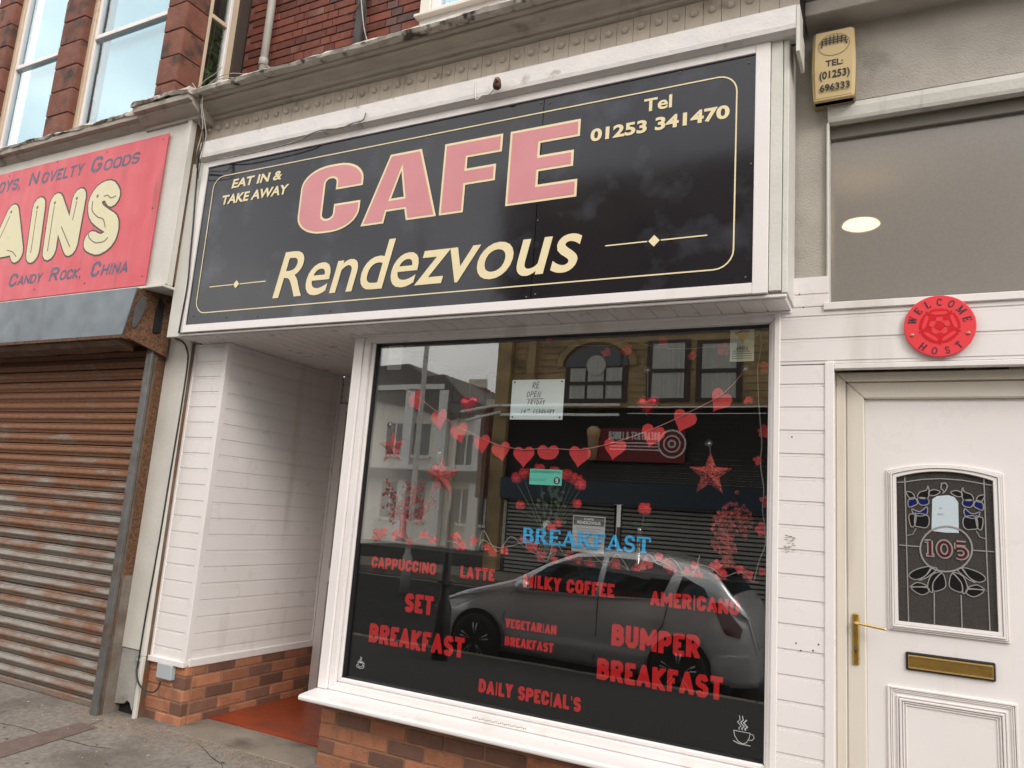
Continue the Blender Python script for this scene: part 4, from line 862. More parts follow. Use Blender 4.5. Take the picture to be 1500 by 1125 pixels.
for q in ([(312, 205), (350, 190), (395, 208), (350, 235), (312, 228)], [(228, 250), (240, 210), (290, 195), (303, 165), (312, 205), (300, 255)], [(140, 205), (185, 215), (205, 250), (175, 262), (150, 232)],
          [(160, 385), (190, 372), (215, 372), (205, 455), (175, 465)], [(215, 372), (300, 385), (312, 440), (290, 475), (240, 470), (205, 455)]):
    petals_blk.append(q)
for q in ([(160, 320), (155, 275), (185, 250), (215, 262), (225, 295), (195, 312)], [(225, 252), (300, 258), (308, 295), (270, 308), (240, 298)], [(182, 335), (215, 350), (250, 352), (296, 320), (296, 372), (250, 388), (200, 378)]):
    petals_blue.append(q)
for q in ([(160, 835), (210, 790), (330, 765), (290, 830), (215, 865)], [(290, 830), (330, 775), (372, 785), (300, 845), (240, 870)], [(300, 920), (330, 830), (405, 808), (345, 880), (335, 960)],
          [(345, 880), (410, 815), (438, 900), (415, 935), (345, 950)], [(160, 925), (225, 885), (298, 915), (180, 918)], [(180, 922), (298, 925), (310, 955), (265, 978), (215, 960)]):
    petals_blk.append(q)
for lst, mt_, nm in ((petals_blk, mat('black_stained_glass', (.008, .007, .008), rough=.25), 'black_petal'), (petals_blue, mat('blue_stained_glass', (.008, .012, .10), rough=.2), 'blue_petal')):
    for q in lst:
        cl3 = smoothpts([(*p, 0) for p in (q[-1:]+q+q[:2])], 3); sq = [(p.x, p.y) for p in cl3[3:-3]]
        for qq in (sq, [mir(p) for p in sq]):
            MB().prism([dz(*p) for p in qq], YL-.0012, YL).build(nm, mt_, D); came(qq, .0036, True)
sym([(143, 535), (190, 525), (215, 480)], w=.003)
x0, z1 = dz(268, 570); x1, z0 = dz(610, 700); z0 = (dz(330, 690)[1]+z0)/2; z1 = (z1+dz(600, 590)[1])/2
serif_word(lead, '105', x0, x1, z0, z1, YL-.0024, .26, .14, .0006, .2, .006)
lead.build('lead_lines', LEAD, D)
mb = MB(); serif_word(mb, '105', x0, x1, z0, z1, YL-.0036, .17, .05, .0006, .14); mb.build('house_number', mat('ruby_glass', (.085, .005, .010), rough=.3), D, label='dark red number 105')
nb = MB(); nb.add([(*(lambda p: (p[0], YL-.0002, p[1]))(dz(*q)),) for q in ((345, 250), (530, 262), (530, 505), (345, 500))], [(0, 1, 2, 3)])
note = thing('hanging_note', 'small blue-white handwritten card hanging inside the glass of door 105', 'note', (dz(430, 380)[0], YL, dz(430, 380)[1]))
qn = [dz(*q) for q in ((335, 262), (372, 238), (455, 232), (500, 245), (530, 285), (535, 515), (435, 512), (330, 500))]
MB().prism(qn, YL-.0008, YL-.0001).build('card', mat('dim_card', (.50, .58, .64), rough=.8), note)
mb = MB(); a_ = dz(390, 335); hand(mb, 'NO', a_[0], a_[1], .006, YL-.0009, .0008); a_ = dz(375, 380); hand(mb, 'ENTRY', a_[0], a_[1], .006, YL-.0009, .0007); mb.build('writing', mat('faint_pen', (.35, .40, .45)), note)
hallb = box('door_hall_screen', DARKROOM, hall, -.2, .8, 3.70, 3.72, .02, zr(.7))
# letterbox
lb0 = W(1326.5, 957, 3.49); lb1 = W(1459.5, 998, 3.49); zl0 = (W(1328, 982, 3.49).z+W(1459, 998.5, 3.49).z)/2; zl1 = (W(1327, 955.5, 3.49).z+W(1459.5, 970.5, 3.49).z)/2
box('letterbox_surround', FOAM, D, lb0.x, lb1.x, 3.492, 3.503, zl0, zl1, .004)
box('letterbox_flap', BRASS, D, lb0.x+.009, lb1.x-.008, 3.486, 3.4915, zl0+.008, zl1-.010, .002)
box('flap_lip', BRASS2, D, lb0.x+.009, lb1.x-.008, 3.4835, 3.4858, zl1-.018, zl1-.0125, .001)
box('flap_lip', BRASS2, D, lb0.x+.009, lb1.x-.008, 3.484, 3.4858, zl0+.0095, zl0+.0135, .001)
# handle
hx = (W(1253, 898, 3.478).x, W(1253, 975, 3.478).x); h0 = W(1248.5, 898, 3.478); h1 = W(1259, 975, 3.478)
box('handle_plate', BRASS, D, h0.x, h1.x, 3.472, 3.482, h1.z, h0.z, .005)
pv = W(1253, 912, 3.455)
tubeobj('handle_lever', BRASS2, D, smoothpts([(pv.x, 3.474, pv.z), (pv.x, 3.450, pv.z), (pv.x+.014, 3.438, pv.z-.001), (pv.x+.06, 3.436, pv.z-.006), (pv.x+.112, 3.437, pv.z-.0115)]), .0055, 8)
MB().lathe([(.006, 0), (.006, -.003)], (h0.x+h1.x)/2, 3.472, W(1253, 949, 3.47).z, 10, 'y').build('lock_cylinder', STEEL, D); box('key_slot', BLACK, D, (h0.x+h1.x)/2-.0015, (h0.x+h1.x)/2+.0015, 3.4684, 3.470, W(1253, 952, 3.47).z-.012, W(1253, 952, 3.47).z)
# lower moulded panel
lx0 = W(1300, 1006, 3.50).x; lx1 = W(1490, 1032, 3.50).x; lz1 = (W(1300, 1004, 3.5).z+W(1491, 1031, 3.5).z)/2; lz0 = lz1-.62
def rectpts(ins): return [(lx0+ins, lz0+ins), (lx1-ins, lz0+ins), (lx1-ins, lz1-ins), (lx0+ins, lz1-ins)]
nest(rectpts, [(0, .008, 3.492), (.010, .005, 3.495), (.0165, .004, 3.4965), (.032, .006, 3.495), (.041, .008, 3.490), (.052, .005, 3.494), (.062, .004, 3.497)], UPVC, 'panel_moulding')
# enamel plaque
PQ = thing('welcome_plaque', 'round red WELCOME HOST plaque with a rose above door 105', 'plaque', (0, 3.38, 0))
pc = W(1376.3, 477.3, 3.369); cx, cz, pr_ = pc.x, pc.z, .0655*2
pr_ = (W(1430, 477, 3.369).x-W(1323, 477, 3.369).x)/2
MB().lathe([(pr_, 0), (pr_, -.004), (pr_-.003, -.006), (.001, -.006)], cx, 3.376, cz, 48, 'y').build('disc', PLAQ, PQ)
yq = 3.3695
def petal(ang, r0, r1, w, mt, nm, y):
    pts = [(r0, -w*.55), (r0+(r1-r0)*.35, -w), (r1-(r1-r0)*.12, -w*.85), (r1, -w*.3), (r1, w*.3), (r1-(r1-r0)*.12, w*.85), (r0+(r1-r0)*.35, w), (r0, w*.55)]
    c_, s_ = math.cos(R(ang)), math.sin(R(ang))
    MB().prism([(cx+a*c_-b*s_, cz+a*s_+b*c_) for a, b in pts], y-.0006, y).build(nm, mt, PQ)
for i in range(5):
    petal(90+72*i, pr_*.20, pr_*.56, pr_*.30, PLAQ2, 'rose_petal', yq-.0001*i)
for i in range(5):
    petal(90+72*i, pr_*.36, pr_*.47, pr_*.24, PLAQ, 'petal_highlight', yq-.0011)
    petal(90+72*i, pr_*.14, pr_*.29, pr_*.10, PLAQ, 'inner_petal', yq-.0013); petal(126+72*i, pr_*.44, pr_*.60, pr_*.035, PLAQ2, 'sepal', yq-.0012)
mb = MB(); disc(mb, cx, cz, pr_*.13, yq-.0013, .0005); mb.build('rose_centre', PLAQ2, PQ)
def arcword(s, rad, a0, a1, h, flip, nm):
    mb = MB(); 
    for i, ch in enumerate(s):
        a = R(a0+(a1-a0)*i/(len(s)-1)); t = MB(); w = SF[ch][0]*h*.92; serif_word(t, ch, -w/2, w/2, 0, h, 0, .19, .085, .0006, .12)
        up = (math.cos(a), math.sin(a)) if not flip else (-math.cos(a), -math.sin(a)); rt = (up[1], -up[0])
        bx, bz_ = cx+math.cos(a)*rad, cz+math.sin(a)*rad
        mb.add([(bx+v[0]*rt[0]+v[2]*up[0], yq+v[1], bz_+v[0]*rt[1]+v[2]*up[1]) for v in t.v], t.f)
    mb.build(nm, mat('dark_enamel_letters', (.03, .02, .05), rough=.4), PQ)
arcword('WELCOME', pr_*.66, 164, 14, pr_*.23, False, 'lettering'); arcword('HOST', pr_*.92, 234, 309, pr_*.22, True, 'lettering')
for s in (-1, 1): MB().lathe([(.007, 0), (.007, -.003), (.003, -.005)], cx+s*pr_*.77, yq, cz-pr_*.27, 10, 'y').build('fixing_screw', mat('copper_screw', (.45, .22, .14), rough=.4, metal=.6), PQ)
# alarm box
AB = thing('alarm_box', 'yellowed burglar alarm box with a telephone number under the cornice', 'alarm box', (-.25, 3.36, 2.1))
ya = 3.325; a0 = W(1191, 152, ya); a1 = W(1251, 40, ya); a0.z = (W(1191, 150, ya).z+W(1251, 132, ya).z)/2; a1.z = (W(1190, 51, ya).z+W(1250, 39, ya).z)/2
n = 10; vs = []
for j in range(n+1):
    t = j/n; bul = .010*math.sin(math.pi*t)
    for x_, y_ in ((a0.x-bul*.6, ya+.012), (a0.x+.012-bul*.4, ya), (a1.x-.012+bul*.4, ya), (a1.x+bul*.6, ya+.012)): vs.append((x_, y_-.006*math.sin(math.pi*t), a0.z+(a1.z-a0.z)*t))
MB().add(vs, [(j*4+i, j*4+i+1, (j+1)*4+i+1, (j+1)*4+i) for j in range(n) for i in range(3)]).build('cover', BEIGE, AB)
box('back_box', mat('grubby_plastic', (.30, .23, .13), (.2, .15, .09), 8, .5), AB, a0.x-.002, a1.x+.002, ya+.0125, 3.418, a0.z-.012, a1.z+.004, .005)
box('base_lip', BEIGE, AB, a0.x+.004, a1.x-.004, ya-.001, ya+.05, a0.z-.012, a0.z-.001, .003)
yt = ya-.0075
bk = mat('black_print', (.015, .015, .02), rough=.5)
for s, q in (('TEL:', ((1209.3, 88.5), (1209.6, 97.5), (1234.6, 85), (1235, 93.5))), ('(01253)', ((1200.2, 105), (1200.5, 118.5), (1245, 99), (1244.6, 113))), ('696333', ((1200.6, 124.5), (1201, 134.5), (1245, 117.5), (1244.8, 128.5)))):
    words_on(s, 'lettering', bk, AB, *q, yt, off=.02, th=.0004)
mb = MB(); ec = W(1221.5, 65, yt); ribbon(mb, [(ec.x+.065*math.cos(R(a)), ec.z+.052*math.sin(R(a))) for a in range(0, 360, 15)], .0016, yt, .0005, 0, True); mb.build('emblem_ring', bk, AB)
mb = MB()
for i in range(7):
    x_ = ec.x-.048+.016*i; h_ = .050*math.sqrt(max(0, 1-((x_-ec.x)/.064)**2)); ribbon(mb, [(x_, ec.z+.002), (x_, ec.z+h_-.003)], .0045, yt, .0006, i % 8)
for j in range(3):
    z_ = ec.z+.012+.011*j; h_ = .060*math.sqrt(max(0, 1-((z_-ec.z)/.052)**2)); ribbon(mb, [(ec.x-h_, z_), (ec.x+h_, z_)], .0035, yt, .0004, 1)
mb.build('portcullis_emblem', bk, AB)
for s in (-1, 1): MB().lathe([(.004, 0), (.004, -.002)], ec.x+s*.052, yt, ec.z-.002, 8, 'y').build('screw', bk, AB)

# ================================================================ NEIGHBOURING SHOP ON THE LEFT
NS = thing('souvenir_shopfront', 'pale grey timber shopfront surround of the closed souvenir shop beside the cafe', 'shopfront', (-4.6, 3.3, 0))
nx1 = -1.3457*3.12
box('fascia_board', NPAINT, NS, -9.2, nx1, 3.12, 3.16, zr(1.305), zr(2.50), .004)
box('fascia_return', BROWN, NS, nx1-.012, nx1+.003, 3.162, 3.40, zr(1.32), zr(2.50))
box('fascia_edge_bead', NPAINT, NS, nx1-.035, nx1+.004, 3.108, 3.119, zr(1.31), zr(2.48), .003)
box('fascia_base_ledge', NPAINT, NS, -9.2, nx1+.004, 3.085, 3.30, zr(1.286), zr(1.304), .003)
box('fascia_soffit', BROWN, NS, -9.2, nx1, 3.30, 3.40, zr(1.22), zr(1.30))
cp = [(3.30, zr(2.44)), (3.118, zr(2.452)), (3.105, zr(2.455)), (3.10, zr(2.472)), (3.08, zr(2.478)), (3.055, zr(2.495)), (3.03, zr(2.515)), (3.025, zr(2.53)), (2.99, zr(2.535)), (2.985, zr(2.565)), (3.3, zr(2.585))]
NC = thing('souvenir_cornice', 'moulded grey cornice block with flaking black and white lead above the red sign', 'cornice', (-4.4, 3.1, zr(2.5)))
bx1, bx0 = -1.373*2.99, -1.5575*2.99
lumpy_run('cornice_block', CORN, NC, cp, bx0, bx1, 30, .0015)
lumpy_run('lead_flashing', CAP, NC, [(2.975, zr(2.572)), (2.968, zr(2.59)), (2.985, zr(2.612)), (3.35, zr(2.63)), (3.35, zr(2.59))], bx0-.01, bx1+.01, 60, .02)
cp2 = [(y+.05, z-.012) for y, z in cp]
lumpy_run('cornice_moulding', CORN, NC, cp2, -9.2, bx0-.001, 120, .003)
lumpy_run('lead_flashing', CAP, NC, [(3.03, zr(2.553)), (3.02, zr(2.566)), (3.035, zr(2.58)), (3.4, zr(2.60)), (3.4, zr(2.56))], -9.2, bx0-.02, 200, .014)
# red sign
RS = thing('red_souvenir_sign', 'faded red shop sign with cream AINS letters and blue-grey small words', 'sign', (-5.4, 3.1, zr(1.8)))
rx1 = -1.418*3.10; rz0, rz1 = zr(.4246*3.10), zr(.7718*3.10)
box('sign_board', REDS, RS, -9.0, rx1, 3.100, 3.107, rz0, rz1, .001)
ys = 3.0995
def chunky(parent, polys, w, mat_o, mat_c, mat_i):
    """round ended letter: dark outline, cream body, dark inner line"""
    for k, (ww, mt_, nm, dy) in enumerate(((w+.024, mat_o, 'letter_outline', 0), (w, mat_c, 'letter', .0014))):
        mb = MB(); q = 0
        for pts in polys:
            fat(mb, pts, ww, ys-dy, .0006, True)
        mb.build(nm, mt_, parent)
def sp(*p): return [(lambda a: (a.x, a.z))(W(*q, ys)) for q in p]
def zz(px, py, k=.2667): return (px*k, 180+py*k)
A_ = [sp(zz(-30, 720), zz(70, 500), zz(93, 715)), sp(zz(-5, 690), zz(85, 672))]
I_ = [sp(zz(180, 715), zz(215, 462))]
N_ = [sp(zz(272, 700), zz(310, 440), zz(388, 675), zz(436, 415))]
S_ = [smoothpts([(*a, 0) for a in sp(zz(622, 405), zz(600, 372), zz(555, 385), zz(525, 430), zz(530, 490), zz(575, 530), zz(612, 560), zz(600, 630), zz(545, 668), zz(498, 650))], 3)]
S_ = [[(p[0], p[1]) for p in S_[0]]]
for L_ in (A_, I_, N_, S_): chunky(RS, L_, .155 if L_ is not S_ else .15, INK, CREAM2, INK)
il = MB(); q = 0
for pts in (sp(zz(-30, 700), zz(58, 510)), sp(zz(40, 700), zz(70, 708), zz(90, 735)), sp(zz(170, 715), zz(205, 480)), sp(zz(262, 705), zz(300, 455)), sp(zz(338, 570), zz(385, 682)), sp(zz(400, 535), zz(424, 430)),
            *[[(p_[0], p_[1]) for p_ in smoothpts([(*a_, 0) for a_ in q_], 5)] for q_ in (sp(zz(572, 405), zz(592, 398), zz(610, 412), zz(638, 402)), sp(zz(512, 430), zz(508, 480), zz(535, 515), zz(568, 530), zz(580, 575)), sp(zz(488, 600), zz(492, 632), zz(525, 658), zz(570, 652), zz(594, 630)))]):
    q += 1; ribbon(il, pts, .0085, ys-.0022, .0004, q)
for c_ in (zz(207, 465), zz(303, 440), zz(424, 415), zz(538, 403), zz(64, 490)):
    a = sp(c_)[0]; q += 1; disc(il, a[0], a[1], .013, ys-.0022, .0005, 10)
il.build('inner_line', mat('brown_inner_line', (.20, .13, .12), rough=.5), RS)
def caps(parent, words, Y, wt, mt_, shear=.16):
    for s_, tl, bl, tr, br, small in words:
        x0, x1, z0, z1 = quad(tl, bl, tr, br, Y); mb = MB(); mb2 = MB()
        if small: block_word(mb, s_, x0, x1, z0, z1, Y, wt, .12, shear, .0005)
        else: block_word(mb, s_, x0, x1, z0, z1, Y, wt, .1, shear, .0005)
        mb.build('lettering', mt_, parent)
def zt(px, py): return (px*.2667, 180+py*.2667)
yy = ys
caps(RS, [('OYS,', zt(-4, 325), zt(-12, 388), zt(124, 302), zt(118, 362), 1), ('N', zt(165, 272), zt(160, 346), zt(222, 268), zt(210, 335), 0), ('OVELTY', zt(232, 272), zt(226, 334), zt(470, 222), zt(455, 284), 1),
          ('G', zt(500, 190), zt(500, 275), zt(572, 182), zt(562, 262), 0), ('OODS', zt(572, 202), zt(568, 260), zt(774, 158), zt(768, 222), 1),
          ('C', zt(50, 830), zt(48, 905), zt(100, 825), zt(96, 893), 0), ('ANDY', zt(100, 845), zt(95, 893), zt(242, 818), zt(226, 874), 1), ('R', zt(275, 795), zt(270, 870), zt(330, 790), zt(325, 862), 0),
          ('OCK,', zt(330, 810), zt(328, 864), zt(456, 795), zt(450, 850), 1), ('C', zt(500, 765), zt(498, 850), zt(556, 758), zt(552, 838), 0), ('HINA', zt(558, 778), zt(554, 838), zt(710, 758), zt(706, 820), 1)], yy, .20, NAVY)
for px, py in ((897, 90), (838, 468), (780, 842), (464, 880), (188, 915), (588, 160), (250, 578), (52, 292), (315, 215)):
    a = W(*zt(px, py), ys); put_brick(RS, scr, mat('rust_spot', (.10, .03, .02), rough=.9), (a.x, ys, a.z), name='screw')
# shutter housing, guide rail, slats
RSH = thing('roller_shutter', 'rusty closed roller shutter under a dull blue-grey housing on the left shop', 'shutter', (-5.5, 3.3, 0))
hx1 = -1.4418*3.05; hx2 = -1.4673*3.05; hz0, hz1 = zr(.3185*3.05), zr(1.284)
MB().prism([(-9.2, hz0), (hx2, hz0), (hx1, hz1), (-9.2, hz1)], 3.05, 3.062).build('housing_front', GALV, RSH, .002)
MB().prism([(-9.2, hz0-.001), (hx2+.004, hz0-.001), (hx2+.004, hz0-.02), (-9.2, hz0-.02)], 3.045, 3.20).build('housing_lip', RUST, RSH)
MB().add([(hx2-.003, 3.065, hz0), (hx1-.003, 3.065, hz1), (hx1+.06, 3.30, hz1), (hx1+.06, 3.30, hz0-.10), (hx2-.02, 3.065, hz0), (hx1-.02, 3.065, hz1), (hx1+.04, 3.30, hz1), (hx1+.04, 3.30, hz0-.10)],
         [(0, 1, 2, 3), (4, 7, 6, 5), (0, 4, 5, 1), (1, 5, 6, 2), (2, 6, 7, 3), (3, 7, 4, 0)]).build('housing_end_plate', RUST, RSH)
mb = MB(); vs = []
for i in range(16):
    a = 6.283*i/16; u = .35+.30*math.cos(a)*(.8+.1*math.sin(3*a)); v = .52+.34*math.sin(a)
    vs.append((hx2+(hx1-hx2)*v+.003+u*.0635*.5, 3.065+u*.235*.5, hz0+(hz1-hz0)*v))
n_ = len(vs); mb.add(vs+[(a+.004, b-.002, c) for a, b, c in vs], [tuple(range(n_)), tuple(range(n_, 2*n_))]+[(i, (i+1) % n_, n_+(i+1) % n_, n_+i) for i in range(n_)])
mb.build('old_paint_patch', mat('dark_grey_patch', (.10, .10, .105), (.06, .06, .06), 8, .6), RSH)
box('housing_void', BLACK, RSH, -9.2, hx1+.03, 3.205, 3.40, hz0+.05, hz1)
lumpy_run('torn_soffit_board', BROWN, RSH, [(3.07, hz0-.022), (3.10, hz0-.055), (3.19, hz0-.075), (3.20, hz0-.022)], -9.2, hx2-.06, 80, .006)
rail_l, rail_r = W(129, 1063, 3.24).x, W(222, 530, 3.24).x
SHUT = bpy.data.materials.new('rusting_galvanised_slat'); SHUT.use_nodes = True; t_ = SHUT.node_tree; b_ = t_.nodes['Principled BSDF']
g_ = _n(t_, 'ShaderNodeNewGeometry'); sx_ = _n(t_, 'ShaderNodeSeparateXYZ'); L2 = t_.links.new; L2(g_.outputs['Position'], sx_.inputs[0])
n1 = _n(t_, 'ShaderNodeTexNoise'); n1.inputs['Scale'].default_value = 3.2; n1.inputs['Detail'].default_value = 9; n1.inputs['Roughness'].default_value = .62
m1 = _n(t_, 'ShaderNodeMapping'); m1.inputs['Scale'].default_value = (.9, 1, 3.5); L2(g_.outputs['Position'], m1.inputs[0]); L2(m1.outputs[0], n1.inputs['Vector'])
hgt = _n(t_, 'ShaderNodeMapRange'); hgt.inputs[1].default_value = .75; hgt.inputs[2].default_value = 1.95; hgt.inputs[3].default_value = -.03; hgt.inputs[4].default_value = .24; L2(sx_.outputs['Z'], hgt.inputs[0])
sm_ = _n(t_, 'ShaderNodeMath', operation='ADD'); L2(n1.outputs[0], sm_.inputs[0]); L2(hgt.outputs[0], sm_.inputs[1])
rp = _n(t_, 'ShaderNodeMapRange'); rp.inputs[1].default_value = .43; rp.inputs[2].default_value = .64; L2(sm_.outputs[0], rp.inputs[0])
n3 = _n(t_, 'ShaderNodeTexNoise'); n3.inputs['Scale'].default_value = 26; n3.inputs['Detail'].default_value = 8; L2(m1.outputs[0], n3.inputs['Vector'])
rc = _n(t_, 'ShaderNodeMix', data_type='RGBA'); rc.inputs[6].default_value = (.11, .042, .023, 1); rc.inputs[7].default_value = (.31, .15, .078, 1); L2(n3.outputs[0], rc.inputs[0])
gc = _n(t_, 'ShaderNodeMix', data_type='RGBA'); gc.inputs[6].default_value = (.15, .125, .105, 1); gc.inputs[7].default_value = (.34, .31, .275, 1); L2(n3.outputs[0], gc.inputs[0])
fm = _n(t_, 'ShaderNodeMix', data_type='RGBA'); L2(rp.outputs[0], fm.inputs[0]); L2(gc.outputs[2], fm.inputs[6]); L2(rc.outputs[2], fm.inputs[7]); L2(fm.outputs[2], b_.inputs['Base Color'])
ro = _n(t_, 'ShaderNodeMapRange'); ro.inputs[3].default_value = .42; ro.inputs[4].default_value = .85; L2(rp.outputs[0], ro.inputs[0]); L2(ro.outputs[0], b_.inputs['Roughness'])
mt2 = _n(t_, 'ShaderNodeMapRange'); mt2.inputs[3].default_value = .45; mt2.inputs[4].default_value = .05; L2(rp.outputs[0], mt2.inputs[0]); L2(mt2.outputs[0], b_.inputs['Metallic'])
bp_ = _n(t_, 'ShaderNodeBump'); bp_.inputs['Strength'].default_value = .4; bp_.inputs['Distance'].default_value = .003; L2(n3.outputs[0], bp_.inputs['Height']); L2(bp_.outputs[0], b_.inputs['Normal'])
SP = .0772
pf = [(3.372, 0), (3.352, .003)]+[(3.356-.020*math.sin(math.pi*(i/8))**.8, .006+.055*i/8) for i in range(1, 8)]+[(3.354, .062), (3.352, .064), (3.350, .067), (3.352, .0705), (3.360, .073), (3.372, SP-.001)]
pf = [(3.372, 0), (3.351, .002), (3.349, .007)]+[(3.352-.019*math.sin(math.pi*i/8), .010+.050*i/8) for i in range(1, 8)]+[(3.349, .063), (3.346, .067), (3.349, .071), (3.372, SP-.001)]
sl = MB().prism(pf, -9.2, rail_l+.02, 'x').build('tmp', [], None).data; bpy.data.objects.remove(bpy.data.objects['tmp'])
zb_ = .012; i = 0
while zb_+SP*i < hz0+.05:
    put_brick(RSH, sl, SHUT, (0, rr.uniform(-.003, .003), .035+SP*i), name='slat').rotation_euler = (0, R(rr.uniform(-.03, .03)), R(rr.uniform(-.04, .04))); i += 1
box('bottom_rail', SHUT, RSH, -9.2, rail_l+.01, 3.335, 3.37, -.005, .034, .003)
box('guide_rail', STEEL, RSH, rail_l, rail_r, 3.235, 3.262, -.03, hz0+.05, .005)
box('guide_side', BROWN, RSH, rail_r-.004, rail_r+.0, 3.262, 3.42, -.03, hz0-.03)
box('rusty_flank', RUST, RSH, rail_r+.001, -1.322*3.345-.001, 3.275, 3.42, zr(-.55), zr(1.28), .004)
box('weathered_flank', mat('weathered_grey_brown', (.21, .18, .155), (.12, .095, .075), 9, .75, bump=.6, bsc=50, dirt=(.17, .075, .03), dsc=5, dlo=.58, dhi=.72), RSH, rail_r+.001, -1.322*3.345-.001, 3.277, 3.42, -.03, zr(-.5501), .004)
# grey pilaster
PLS = thing('grey_pilaster', 'pale grey boarded pilaster with a rotted hole at its foot between shutter and cafe', 'pilaster', (-4.3, 3.35, 0))
pl, pr2 = W(237, 560, 3.345).x, W(262, 600, 3.345).x
pl = -1.322*3.345; pr2 = W(206, 960, 3.345).x
box('pilaster_board', NPAINT, PLS, pl, pr2, 3.345, 3.42, zr(-.99), zr(1.30), .003)
box('edge_strip', NPAINT, PLS, pr2+.002, pr2+.033, 3.338, 3.42, zr(-1.02), zr(1.0), .004)
box('edge_strip', BROWN, PLS, pr2+.034, -4.189, 3.36, 3.42, -.02, zr(.98), .002)
zf_ = zr(-.995)
MB().prism([(pl+.012, zf_), (pr2-.002, zf_), (pr2+.01, .12), (pr2+.008, .03), (pr2-.02, .035), (pr2-.045, .075), (pr2-.075, .085), (pr2-.10, .062), (pl+.012, .05)], 3.352, 3.37).build('foot_board', mat('chipped_grey_board', (.40, .39, .37), (.33, .31, .29), 6, .6, bump=.5, bsc=50, dirt=(.18, .15, .12), dsc=6, dlo=.6, dhi=.75), PLS, .002)
box('foot_strip', NPAINT, PLS, pl, pl+.011, 3.344, 3.42, -.02, zf_+.005, .002)
box('foot_strip', NPAINT, PLS, pr2+.004, pr2+.032, 3.340, 3.42, -.02, zr(-1.021), .004)
box('foot_void', BLACK, PLS, pl, pr2+.03, 3.39, 3.43, -.1, zf_)
tubeobj('green_wire', mat('green_sleeve', (.12, .32, .22), rough=.5), PLS, smoothpts([(pr2+.012, 3.346, .24), (pr2-.002, 3.345, .20), (pr2+.006, 3.344, .12), (pr2-.004, 3.345, .04)]), .003, 5)
box('green_wire_clip', mat('teal_tape', (.20, .55, .45), rough=.5), PLS, pr2-.02, pr2+.008, 3.335, 3.342, zf_-.055, zf_-.04, .002)
box('wall_behind', BLACK, PLS, -9.2, -4.19, 3.42, 3.6, -.1, zr(2.45))

# ================================================================ UPPER STOREY
UP = thing('brick_terrace', 'dark red brick upper wall of the terrace with mixed blue headers', 'building', (-4, 4.25, zr(3)))
box('mortar_face', MORT2, UP, -5.18, -3.0, 4.263, 4.5, zr(2.6), zr(6.2))
bx = {w: brick_mesh(w, .066, .04, .003) for w in (.215, .103)}
c = 0; z = zr(3.30)
while z < zr(5.0):
    x = -5.17 if c % 2 == 0 else -5.17-.06; i = 0
    while x < -3.24:
        w = .215 if (i+c) % 2 == 0 else .103
        mt_ = BR_B if (rb.random() < (.5 if x > -4.0 else .1) and w < .2) or (x > -3.75 and rb.random() < .35) else BR_R
        if x >= -5.18: put_brick(UP, bx[w], mt_, (x, 4.25+rb.uniform(-.0015, .0015), z))
        x += w+.009; i += 1
    z += .0755; c += 1
box('upper_brickwork', BR_R, UP, -5.18, -3.0, 4.252, 4.262, zr(5.01), zr(6.2))
dpm = mat('dark_reveal', (.05, .035, .028), rough=.8)
box('window_reveal', dpm, UP, -1.236*4.25+.0, -5.19+.02, 4.15, 4.24, zr(2.62), zr(6.2))
for nm, lab, mt_, r_, px_, x_, y_, jz in (('drainpipe', 'pale grey plastic downpipe on the red brick wall', mat('pale_pipe', (.42, .40, .37), (.36, .34, .31), 5, .5), .034, 0, -1.1558*4.2, 4.2, zr(3.70)), ('drainpipe', 'dark grey iron downpipe with loose wires on the red brick wall', mat('dark_pipe', (.10, .105, .11), (.07, .07, .07), 5, .5), .036, 0, -.9108*4.2, 4.2, zr(4.2))):
    dp = thing(nm, lab, 'drainpipe', (x_, y_, zr(3)), None)
    MB().lathe([(r_, zr(2.6)), (r_, zr(6.2))], x_, y_, 0, 14).build('pipe', mt_, dp, smooth=True)
    MB().lathe([(r_+.001, -.035), (r_+.007, -.03), (r_+.007, .03), (r_+.001, .035)], x_, y_, jz, 14).build('pipe_collar', mt_, dp, smooth=True)
    box('pipe_bracket', mt_, dp, x_-.01, x_+.06, y_-.004, y_+.04, jz-.055, jz-.04, .002)
for i, pts in enumerate((((528, -10), (531, 20), (534, 45), (541, 70)), ((531, -10), (536, 12), (536, 40), (536, 72)), ((505, 22), (515, 20), (526, 8), (530, -8)))):
    c = tubeobj('cable', mat('pale_wire', (.5, .46, .42), rough=.5) if i == 0 else CABLE, None, smoothpts([W(a, b, 4.14) for a, b in pts]), .004, 5)
    tag(c, ('pale loose wire hanging beside the dark iron downpipe', 'dark loose wire hanging beside the dark iron downpipe', 'thin dark wire sagging across bricks to the iron downpipe')[i], 'cable')
# sandstone bay of the left building
BAY = thing('sandstone_bay', 'red sandstone bay window above the souvenir shop with worn stone piers', 'bay window', (-5.8, 3.7, zr(2.6)))
YB_ = 3.64
def pier(x0, x1, y1=3.745, nst=10, zstart=zr(2.62)):
    z = zstart-.06; j = 0
    while z < zr(5.2):
        h = .237; w = .002 if j % 2 else 0
        q = MB(); n5 = 5
        vs = [(x, y, zz_) for zz_ in (z+.003, z+h) for x, y in ((x0-w, YB_-w), (x1-.012+w, YB_-w), (x1+w, YB_+.012), (x1+w, y1), (x0-w, y1))]
        q.add(vs, [(4, 3, 2, 1, 0), (5, 6, 7, 8, 9)]+[(i, (i+1) % 5, 5+(i+1) % 5, 5+i) for i in range(5)])
        q.build('stone', SANDST, BAY, .006); z += h+.003; j += 1
p1l, p1r = -1.904*YB_, W(95, 187, YB_).x
pier(p1l, p1r)
pier(-1.4927*YB_, -1.4288*YB_+.004, 3.86)
p0r = W(12, 60, YB_).x; pier(p0r-.3, p0r)
